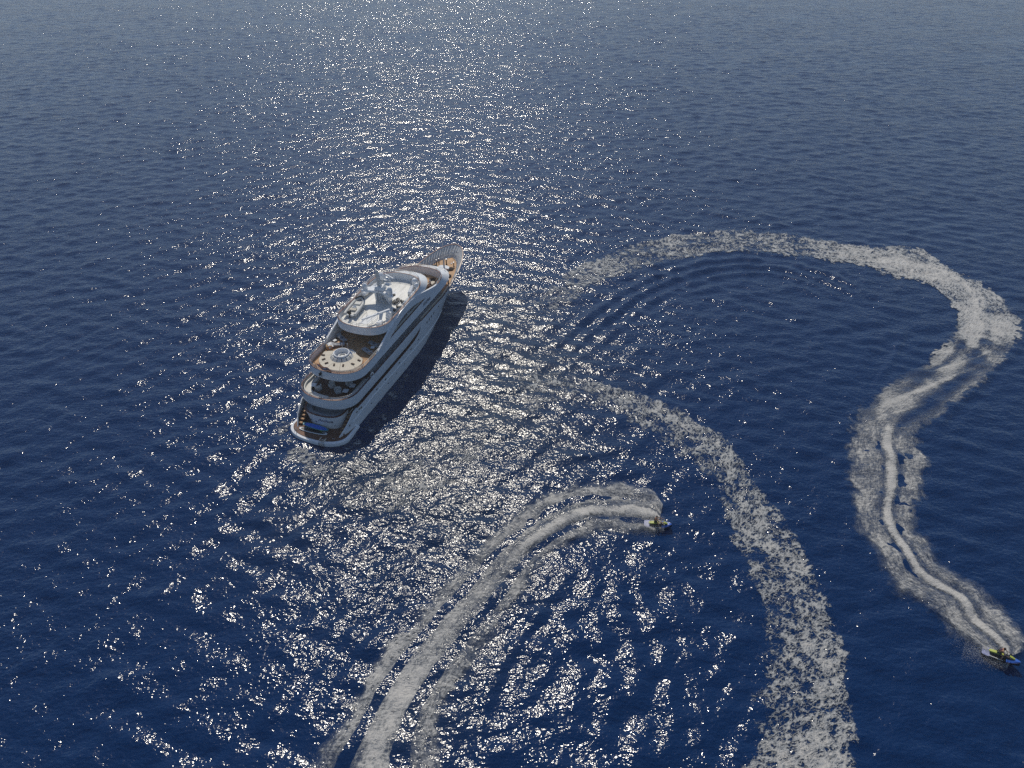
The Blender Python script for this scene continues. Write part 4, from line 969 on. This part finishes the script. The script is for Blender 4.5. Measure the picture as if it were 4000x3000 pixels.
aL, bL = gw(2516 * K, 2042 * K), gw(2622 * K, 2056 * K); aR, bR = gw(3836 * K, 2542 * K), gw(3972 * K, 2604 * K)
cL, cR = (aL + bL) / 2, (aR + bR) / 2; hL = math.atan2((bL - aL).y, (bL - aL).x); hR = math.atan2((bR - aR).y, (bR - aR).x)
print('SKI', aL, bL, (bL - aL).length, aR, bR, (bR - aR).length)
zl = float(sea_height(np.array([cL.x]), np.array([cL.y]))[0]); zr = float(sea_height(np.array([cR.x]), np.array([cR.y]))[0])
jet_ski('jet_ski', 'black and lime jet ski nearer the yacht, heading right with foam behind it', cL, hL, 5, 8, zl + .10)
seated_person('person with dark hair and bare torso riding the jet ski nearer the yacht', (cL.x, cL.y, zl + .12), hL, (-.38, .92), .12, [(.36, .34, 1.08), (.36, -.34, 1.08)], (.05, .34, .80), (.0, .46, .38), 'skin', 'shorts', 'hair')
jet_ski('jet_ski', 'blue, black and lime jet ski at the tip of the long S-shaped wake', cR, hR, 6, -3, zr + .16)
seated_person('person in a plum life vest riding the jet ski on the long S-shaped wake', (cR.x, cR.y, zr + .19), hR, (-.38, .93), .26, [(.36, .34, 1.08), (.36, -.34, 1.08)], (.08, .34, .80), (-.02, .46, .38), 'vest', 'shorts', 'hair')

# ------------------------------------------------------------------ foam wakes
def foam_material(name, sc=1.0, col=(0.47, 0.45, 0.42)):
    m, n, l, b = newmat(name)
    b.inputs['Roughness'].default_value = 0.42; b.inputs['Specular IOR Level'].default_value = 0.35
    uv = n.new('ShaderNodeUVMap'); uv.uv_map = 'flow'
    geo = n.new('ShaderNodeNewGeometry'); P = map_node(n, l, geo.outputs['Position'], (1, 1, 0))
    at = n.new('ShaderNodeAttribute'); at.attribute_name = 'foam'
    st = n.new('ShaderNodeAttribute'); st.attribute_name = 'streak'
    # web of old foam: contour strands of two warped noises, elongated across the flow
    F_ = map_node(n, l, uv.outputs[0], (1.25, 0.85, 0))
    w1 = noise_node(n, l, P, 1.3 * sc, 4.0, 0.66)
    wv = n.new('ShaderNodeVectorMath'); wv.operation = 'MULTIPLY_ADD'; l.new(w1.outputs['Color'], wv.inputs[0]); wv.inputs[1].default_value = (0.9, 0.9, 0); l.new(F_, wv.inputs[2])
    def ridge(scale, k, det):
        q = noise_node(n, l, wv.outputs[0], scale * sc, det, 0.5)
        return math_node(n, l, 'MULTIPLY', math_node(n, l, 'ABSOLUTE', math_node(n, l, 'SUBTRACT', q.outputs[0], 0.5)), k)
    lace = math_node(n, l, 'MINIMUM', ridge(0.85, 3.6, 2.0), ridge(1.9, 4.6, 2.0))
    lace = math_node(n, l, 'MINIMUM', lace, math_node(n, l, 'ADD', ridge(4.0, 5.5, 1.0), 0.16))
    fb = noise_node(n, l, P, 0.7 * sc, 5.0, 0.65)
    lace = math_node(n, l, 'ADD', lace, math_node(n, l, 'MULTIPLY_ADD', fb.outputs[0], 1.1, -0.42))
    # streaky fresh foam along the flow
    sv = map_node(n, l, uv.outputs[0], (1.0, 3.2, 1)); s1 = noise_node(n, l, sv, 1.1 * sc, 6.0, 0.72, 0.6)
    sv2 = map_node(n, l, uv.outputs[0], (2.2, 1.0, 1)); s2 = noise_node(n, l, sv2, 1.3 * sc, 5.0, 0.7, 0.8)
    strk = math_node(n, l, 'ADD', math_node(n, l, 'MULTIPLY', s1.outputs[0], 0.9), math_node(n, l, 'MULTIPLY_ADD', s2.outputs[0], 0.9, -0.42))
    mx = n.new('ShaderNodeMix'); mx.data_type = 'FLOAT'; l.new(st.outputs['Fac'], mx.inputs[0]); l.new(lace, mx.inputs[2]); l.new(strk, mx.inputs[3])
    d = math_node(n, l, 'SUBTRACT', math_node(n, l, 'MULTIPLY', at.outputs['Fac'], 1.0), mx.outputs[0])
    def ss(v, lo, hi):
        q = n.new('ShaderNodeMapRange'); q.interpolation_type = 'SMOOTHSTEP'; l.new(v, q.inputs[0])
        for i_, w_ in ((1, lo), (2, hi)):
            if isinstance(w_, (int, float)): q.inputs[i_].default_value = w_
            else: l.new(w_, q.inputs[i_])
        return q.outputs[0]
    solid = ss(d, -0.06, math_node(n, l, 'MULTIPLY_ADD', st.outputs['Fac'], 0.26, 0.12))
    fine = noise_node(n, l, map_node(n, l, uv.outputs[0], (0.9, 2.4, 1)), 3.2, 5.0, 0.75, 1.2)
    veil = math_node(n, l, 'MULTIPLY', math_node(n, l, 'MULTIPLY', st.outputs['Fac'], ss(at.outputs['Fac'], 0.05, 0.65)), ss(fine.outputs[0], 0.36, 0.68))
    alpha = math_node(n, l, 'MAXIMUM', solid, math_node(n, l, 'MULTIPLY', veil, 0.8))
    tr_ = n.new('ShaderNodeBsdfTransparent'); ms = n.new('ShaderNodeMixShader')
    l.new(alpha, ms.inputs[0]); l.new(tr_.outputs[0], ms.inputs[1]); l.new(b.outputs[0], ms.inputs[2])
    l.new(ms.outputs[0], n['Material Output'].inputs[0])
    # thin foam lets the blue water tint through
    l.new(ramp_node(n, l, d, [(0.0, (col[0] * .55, col[1] * .62, col[2] * .72)), (0.35, col), (0.8, tuple(min(1, c * 1.22) for c in col))]), b.inputs['Base Color'])
    bp = n.new('ShaderNodeBump'); bp.inputs['Distance'].default_value = 0.22; hh = math_node(n, l, 'ADD', d, math_node(n, l, 'MULTIPLY', s1.outputs[0], 0.5)); l.new(hh, bp.inputs['Height']); l.new(bp.outputs[0], b.inputs['Normal'])
    return m
FOAM = foam_material('foam')
def vnoise(x, y, sc, seed):
    r_ = np.random.default_rng(seed); G = r_.random((64, 64)); x = x * sc + 31.7; y = y * sc + 11.3
    xi = np.floor(x).astype(int); yi = np.floor(y).astype(int); fx_ = x - xi; fy = y - yi; fx_ = fx_ * fx_ * (3 - 2 * fx_); fy = fy * fy * (3 - 2 * fy)
    g = lambda a, b: G[a % 64, b % 64]
    return (g(xi, yi) * (1 - fx_) + g(xi + 1, yi) * fx_) * (1 - fy) + (g(xi, yi + 1) * (1 - fx_) + g(xi + 1, yi + 1) * fx_) * fy
def fbm(x, y, sc, seed, o_=4):
    return sum(vnoise(x, y, sc * 2 ** i, seed + i) * .5 ** i for i in range(o_)) / sum(.5 ** i for i in range(o_))
def catmull(P, m):
    P = np.array(P, float); P = np.vstack([2 * P[0] - P[1], P, 2 * P[-1] - P[-2]]); out = []
    for i in range(1, len(P) - 2):
        t = np.linspace(0, 1, m, endpoint=False)[:, None]
        out.append(.5 * (2 * P[i] + (P[i + 1] - P[i - 1]) * t + (2 * P[i - 1] - 5 * P[i] + 4 * P[i + 1] - P[i + 2]) * t ** 2 + (3 * P[i] - P[i - 1] - 3 * P[i + 1] + P[i + 2]) * t ** 3))
    return np.vstack(out + [P[-2][None]])
def wake(label, pairs, dens, height, cat='wake', step=0.30, cross=48, wide=1.14, lift=0.05, streak=None, rough_edge=0.14, seed=1, mat=None, fade=0.16):
    """pairs: (edge A, edge B) pixels; dens(s, u) -> 0..1, height(s, u) -> m; s in 0..1 along, u in -1..1 across"""
    A = catmull([ground(*a) for a, b in pairs], 12); B = catmull([ground(*b) for a, b in pairs], 12)
    mid = (A + B) / 2; L_ = np.concatenate([[0], np.cumsum(np.hypot(*np.diff(mid, axis=0).T))]); n = int(L_[-1] / step)
    s_ = np.linspace(0, L_[-1], n); A = np.stack([np.interp(s_, L_, A[:, i]) for i in (0, 1)], -1); B = np.stack([np.interp(s_, L_, B[:, i]) for i in (0, 1)], -1)
    u = np.linspace(-wide, wide, cross); U = np.broadcast_to(u, (n, cross)); S = np.broadcast_to((s_ / L_[-1])[:, None], (n, cross)); Sm = np.broadcast_to(s_[:, None], (n, cross))
    mid = (A + B) / 2; hw = (A - B) / 2
    X = mid[:, None, 0] + hw[:, None, 0] * U; Y = mid[:, None, 1] + hw[:, None, 1] * U
    Wd = np.hypot(*hw.T)[:, None] * np.ones_like(U)
    edge = np.abs(U) + rough_edge * 2 * (fbm(X, Y, .45, seed) - .5) + rough_edge * 1.6 * (fbm(X, Y, 1.6, seed + 9, 3) - .5)
    F = dens(S, U, X, Y) * np.clip((1.0 - edge) / (fade if not callable(fade) else fade(S)), 0, 1)
    Hh = height(S, U, X, Y) * np.clip((1.05 - np.abs(U)) / 0.25, 0, 1)
    Z = sea_height(X, Y) + lift + Hh
    i = np.arange(n * cross).reshape(n, cross); f = np.stack([i[:-1, :-1], i[:-1, 1:], i[1:, 1:], i[1:, :-1]], -1).reshape(-1, 4)
    Ff = F.ravel(); keep = Ff[f].max(1) > 0.03; f = f[keep]
    used = np.unique(f); rm = np.full(n * cross, -1); rm[used] = np.arange(len(used)); f = rm[f]
    co = np.stack([X, Y, Z], -1).reshape(-1, 3)[used]
    me = mesh_from('wake_foam', co, f)
    a = me.attributes.new('foam', 'FLOAT', 'POINT'); a.data.foreach_set('value', Ff[used].astype(np.float32))
    stv = (streak(S, U) if streak else np.zeros_like(U)).ravel()[used]; a = me.attributes.new('streak', 'FLOAT', 'POINT'); a.data.foreach_set('value', stv.astype(np.float32))
    uvl = me.uv_layers.new(name='flow'); li = f.ravel(); uvs = np.stack([Sm.ravel()[used][li], (U * Wd).ravel()[used][li]], -1); uvl.data.foreach_set('uv', uvs.astype(np.float32).ravel())
    me.materials.append(mat or FOAM); o = link('wake_foam', me); tag(o, label, cat, kind='stuff'); return o
def gauss(x, m, w): return np.exp(-0.5 * ((x - m) / w) ** 2)
def sstep(a, b, x): t = np.clip((x - a) / (b - a), 0, 1); return t * t * (3 - 2 * t)

PA = [((1110, 675), (1165, 712)), ((1165, 640), (1225, 668)), ((1205, 602), (1262, 632)), ((1255, 570), (1310, 606)), ((1320, 545), (1360, 590)), ((1400, 518), (1420, 572)), ((1480, 504), (1490, 562)), ((1560, 497), (1560, 548)), ((1640, 498), (1640, 547)), ((1720, 507), (1715, 556)), ((1800, 520), (1790, 565)), ((1880, 530), (1850, 570)),
      ((1960, 528), (1900, 588)), ((2010, 548), (1950, 605)), ((2060, 580), (2010, 620)), ((2110, 605), (2050, 660)), ((2165, 640), (2065, 690)), ((2205, 690), (2040, 740)), ((2200, 750), (1985, 790)), ((2150, 800), (1935, 815)), ((2110, 840), (1895, 850)), ((2060, 880), (1850, 880)), ((2010, 910), (1835, 910)),
      ((1985, 950), (1830, 950)), ((2008, 1000), (1825, 1000)), ((2005, 1050), (1826, 1050)), ((1985, 1100), (1832, 1100)), ((1985, 1130), (1855, 1160)), ((2010, 1170), (1885, 1200)), ((2050, 1220), (1905, 1250)), ((2110, 1250), (1945, 1290)), ((2140, 1270), (1990, 1320)), ((2170, 1310), (2010, 1350)), ((2205, 1350), (2050, 1385)), ((2225, 1390), (2095, 1408)), ((2212, 1415), (2130, 1425))]
def dA(s, u, x, y):
    n_ = fbm(x, y, .22, 3); n2 = fbm(x, y, .5, 21)
    old = (0.27 + 0.42 * (n_ - .40)) * (.55 + .45 * sstep(0, .16, s)) * sstep(0, .05, s)
    mid = 0.46 + 0.85 * (fbm(x, y, .16, 303) - .44) + .10 * gauss(u, -.1, .35) + .26 * gauss(u, .5 * np.sin(38 * s + 1), .10) + .16 * gauss(u, .45 * np.sin(61 * s), .07)
    hole = .55 * gauss(u, .38, .16) * gauss(s, .73, .055) + .30 * gauss(u, -.42, .10) * gauss(s, .66, .05) + .3 * gauss(u, .1, .1) * gauss(s, .62, .03)
    fresh = .64 + .32 * gauss(u, .10 + .10 * (fbm(x, y, .25, 401, 2) - .5), .09) - .20 * gauss(u, -.08, .06) - .22 * gauss(u, .27, .07) + .35 * (n2 - .5)
    d = old * (1 - sstep(.36, .46, s)) + mid * sstep(.36, .46, s) * (1 - sstep(.76, .84, s)) + fresh * sstep(.76, .84, s)
    return np.clip(d - hole * (s < .8), 0, 1)
def hA(s, u, x, y):
    n2 = fbm(x, y, .7, 33)
    return sstep(.75, .85, s) * (.22 * gauss(u, .10, .12) - .10 * gauss(u, -.08, .07) - .12 * gauss(u, .27, .08) + .45 * sstep(.9, .99, s) * (gauss(u, .75, .25) + gauss(u, -.7, .25)) + .22 * (n2 - .4)) + .12 * (n2 - .45) + .12 * gauss(u, -.95, .1)
wake('pale foam wake curling in a long S from the open sea to the jet ski at the edge', PA, dA, hA, cross=60, streak=lambda s, u: sstep(.42, .80, s) * .95, seed=4, rough_edge=.26, fade=lambda s: .16 + .22 * sstep(.78, .95, s))
PB = [((1120, 795), (1130, 890)), ((1170, 800), (1170, 880)), ((1230, 808), (1220, 872)), ((1290, 822), (1285, 880)), ((1350, 840), (1340, 905)), ((1420, 862), (1390, 930)), ((1480, 890), (1440, 962)), ((1545, 930), (1490, 1000)), ((1590, 970), (1530, 1040)), ((1620, 1010), (1555, 1080)), ((1650, 1060), (1570, 1130)), ((1680, 1110), (1585, 1175)),
      ((1720, 1160), (1605, 1215)), ((1750, 1210), (1620, 1260)), ((1775, 1260), (1635, 1310)), ((1795, 1310), (1645, 1370)), ((1815, 1370), (1640, 1430)), ((1830, 1430), (1630, 1500)), ((1840, 1500), (1640, 1560)), ((1850, 1580), (1620, 1620)), ((1850, 1690), (1585, 1690))]
def dB(s, u, x, y):
    n_ = fbm(x, y, .25, 55); return np.clip((.225 + .34 * (n_ - .42) + .10 * gauss(u, .3, .4) + .1 * sstep(.8, 1, s)) * (.62 + .38 * sstep(.0, .35, s)), 0, 1)
wake('lacy net of old foam trailing away to the bottom edge of the sea', PB, dB, lambda s, u, x, y: .10 * (fbm(x, y, .6, 71) - .4), cross=48, seed=8, rough_edge=.26)
PC = [((600, 1700), (985, 1720)), ((655, 1640), (955, 1630)), ((700, 1590), (955, 1575)), ((735, 1530), (970, 1520)), ((790, 1440), (1010, 1460)), ((850, 1370), (1060, 1390)), ((900, 1310), (1110, 1330)), ((950, 1260), (1140, 1290)), ((1000, 1210), (1160, 1250)), ((1050, 1160), (1190, 1212)), ((1105, 1115), (1235, 1182)), ((1160, 1075), (1280, 1158)), ((1215, 1048), (1320, 1152)), ((1280, 1040), (1355, 1158)), ((1345, 1040), (1390, 1164)), ((1405, 1055), (1412, 1164)), ((1432, 1090), (1418, 1150))]
def dC(s, u, x, y):
    n_ = fbm(x, y, .25, 81); n2 = fbm(x, y, .6, 87)
    old = .45 + .50 * (n_ - .45) + .12 * gauss(u, .62, .22) + .12 * gauss(u, .02, .2) - .05 * gauss(u, .38, .04) - .06 * gauss(u, -.42, .05) + .10 * gauss(u, -.8, .12)
    old = old + .22 * gauss(u, -.02, .14) * (1 - sstep(.12, .34, s))
    fresh = .58 + .30 * gauss(u, -.1 + .10 * (fbm(x, y, .25, 402, 2) - .5), .10) - .14 * gauss(u, -.38, .07) - .16 * gauss(u, .12, .05) + .4 * (n2 - .45) + .1 * gauss(u, .6, .3)
    return np.clip(old * (1 - sstep(.50, .68, s)) + fresh * sstep(.50, .68, s), 0, 1)
def hC(s, u, x, y):
    n2 = fbm(x, y, .7, 93)
    return .10 * (n2 - .4) + .22 * gauss(u, .70, .10) * (1 - s) - .20 * gauss(u, .40, .08) - .22 * gauss(u, -.42, .10) + .16 * gauss(u, -.7, .12) + sstep(.45, .7, s) * (.28 * gauss(u, -.10, .14) + .3 * (n2 - .4)) + .35 * sstep(.85, .97, s) * (gauss(u, .7, .3) + gauss(u, -.8, .2))
wake('foaming wake with dark troughs sweeping from the bottom edge to the jet ski near the yacht', PC, dC, hC, cross=72, streak=lambda s, u: .72 + .28 * sstep(.3, .62, s), seed=12, rough_edge=.2, fade=.22)
PD = [((655, 962), (610, 978)), ((700, 985), (640, 1010)), ((790, 985), (700, 1080)), ((880, 975), (800, 1110)), ((980, 960), (900, 1090)), ((1060, 940), (1000, 1040))]
wake('churned lace of foam on the sunlit water astern of the yacht', PD, lambda s, u, x, y: np.clip((.10 + .5 * (fbm(x, y, .3, 101) - .40)), 0, 1), lambda s, u, x, y: .08 * (fbm(x, y, .7, 103) - .4), cross=60, seed=15, rough_edge=.4)
def hull_px(x, y): return None
# foam hugging the starboard quarter
def yacht_strip(label, pts, w0, dens_, seed):
    P = np.array([[*yw(x, y, 0)[:2]] for x, y in pts]); Q = np.array([[*yw(x, y - w_, 0)[:2]] for (x, y), w_ in zip(pts, w0)])
    global ground
    g0 = ground; ground = lambda *a: np.array(a)
    try: return wake(label, [(tuple(p), tuple(q)) for p, q in zip(P, Q)], dens_, lambda s, u, x, y: .05 * (fbm(x, y, .8, seed) - .4), cross=26, seed=seed, rough_edge=.4)
    finally: ground = g0
yacht_strip('thin wash of foam along the starboard hull of the yacht', [(-1.4, -2.2), (0.8, -4.3), (4, -4.6), (9, -4.6), (14, -4.6), (19, -4.6)], [2.2, 2.6, 3.0, 2.6, 1.8, .9], lambda s, u, x, y: np.clip(.10 + .5 * (fbm(x, y, .45, 111) - .42), 0, 1), 113)
yacht_strip('small patch of foam at the port corner of the swim platform', [(1.5, 7.0), (0, 6.6), (-1.4, 5.4), (-2.1, 4.0)], [2.2, 2.4, 2.4, 1.6], lambda s, u, x, y: np.clip(.18 + .5 * (fbm(x, y, .45, 121) - .42), 0, 1), 123)
# spray droplets thrown up beside the jet skis
def spray(label, items, n_, seed):
    r_ = np.random.default_rng(seed); V = []; Fc = []
    base = np.array([(1, 0, -.4), (-.5, .87, -.4), (-.5, -.87, -.4), (0, 0, .9)])
    for k in range(n_):
        c, e1, e2, hh = items[r_.integers(len(items))]; a = r_.random() ** 1.2; b = r_.normal(.18, .40) * (.20 + .80 * a ** .7)
        q = np.array(c) + np.array(e1) * a + np.array(e2) * b
        z = hh * (r_.random() ** 2) * math.exp(-1.5 * abs(b)) * (1 - .6 * a); sz = .006 + .016 * r_.random() ** 3
        zz = float(z); o_ = len(V)
        for p in base: V.append((q[0] + p[0] * sz, q[1] + p[1] * sz, .22 + zz + p[2] * sz))
        Fc += [(o_, o_ + 1, o_ + 3), (o_ + 1, o_ + 2, o_ + 3), (o_ + 2, o_, o_ + 3), (o_, o_ + 2, o_ + 1)]
    me = mesh_from('spray', np.array(V), np.array(Fc), False); me.materials.append(simple('spray_water', (0.7, 0.7, 0.69), 0.5)); o = link('spray', me); tag(o, label, 'spray', kind='stuff')
def fan(c, h, back, out, s_, hh):
    f_ = np.array([math.cos(h), math.sin(h)]); l_ = np.array([-f_[1], f_[0]]) * s_
    return (np.array(c) + f_ * .8 + l_ * .4, -f_ * back, l_ * out, hh)
spray('fine spray flying off both sides of the jet ski near the yacht', [fan(cL, hL, 5, 3.2, 1, .9), fan(cL, hL, 4, 2.2, -1, .7)], 14000, 5)
spray('fine spray flying off both sides of the jet ski on the S-shaped wake', [fan(cR, hR, 5, 3.0, 1, .9), fan(cR, hR, 4, 2.0, -1, .7)], 14000, 6)

# ------------------------------------------------------------------ haze over the sea
hm_ = bpy.data.materials.new('haze_air'); hm_.use_nodes = True; hn = hm_.node_tree.nodes; hn.remove(hn['Principled BSDF'])
pv = hn.new('ShaderNodeVolumePrincipled'); pv.inputs['Color'].default_value = (0.78, 0.87, 1.0, 1); pv.inputs['Density'].default_value = 0.00042; pv.inputs['Anisotropy'].default_value = 0.3
hm_.node_tree.links.new(pv.outputs[0], hn['Material Output'].inputs['Volume'])
hz = MB().box((0, 0, 34.0), (6200, 6200, 72.0)).build('haze', hm_); tag(hz, 'thin pale haze lying over the open sea', 'haze', kind='stuff')
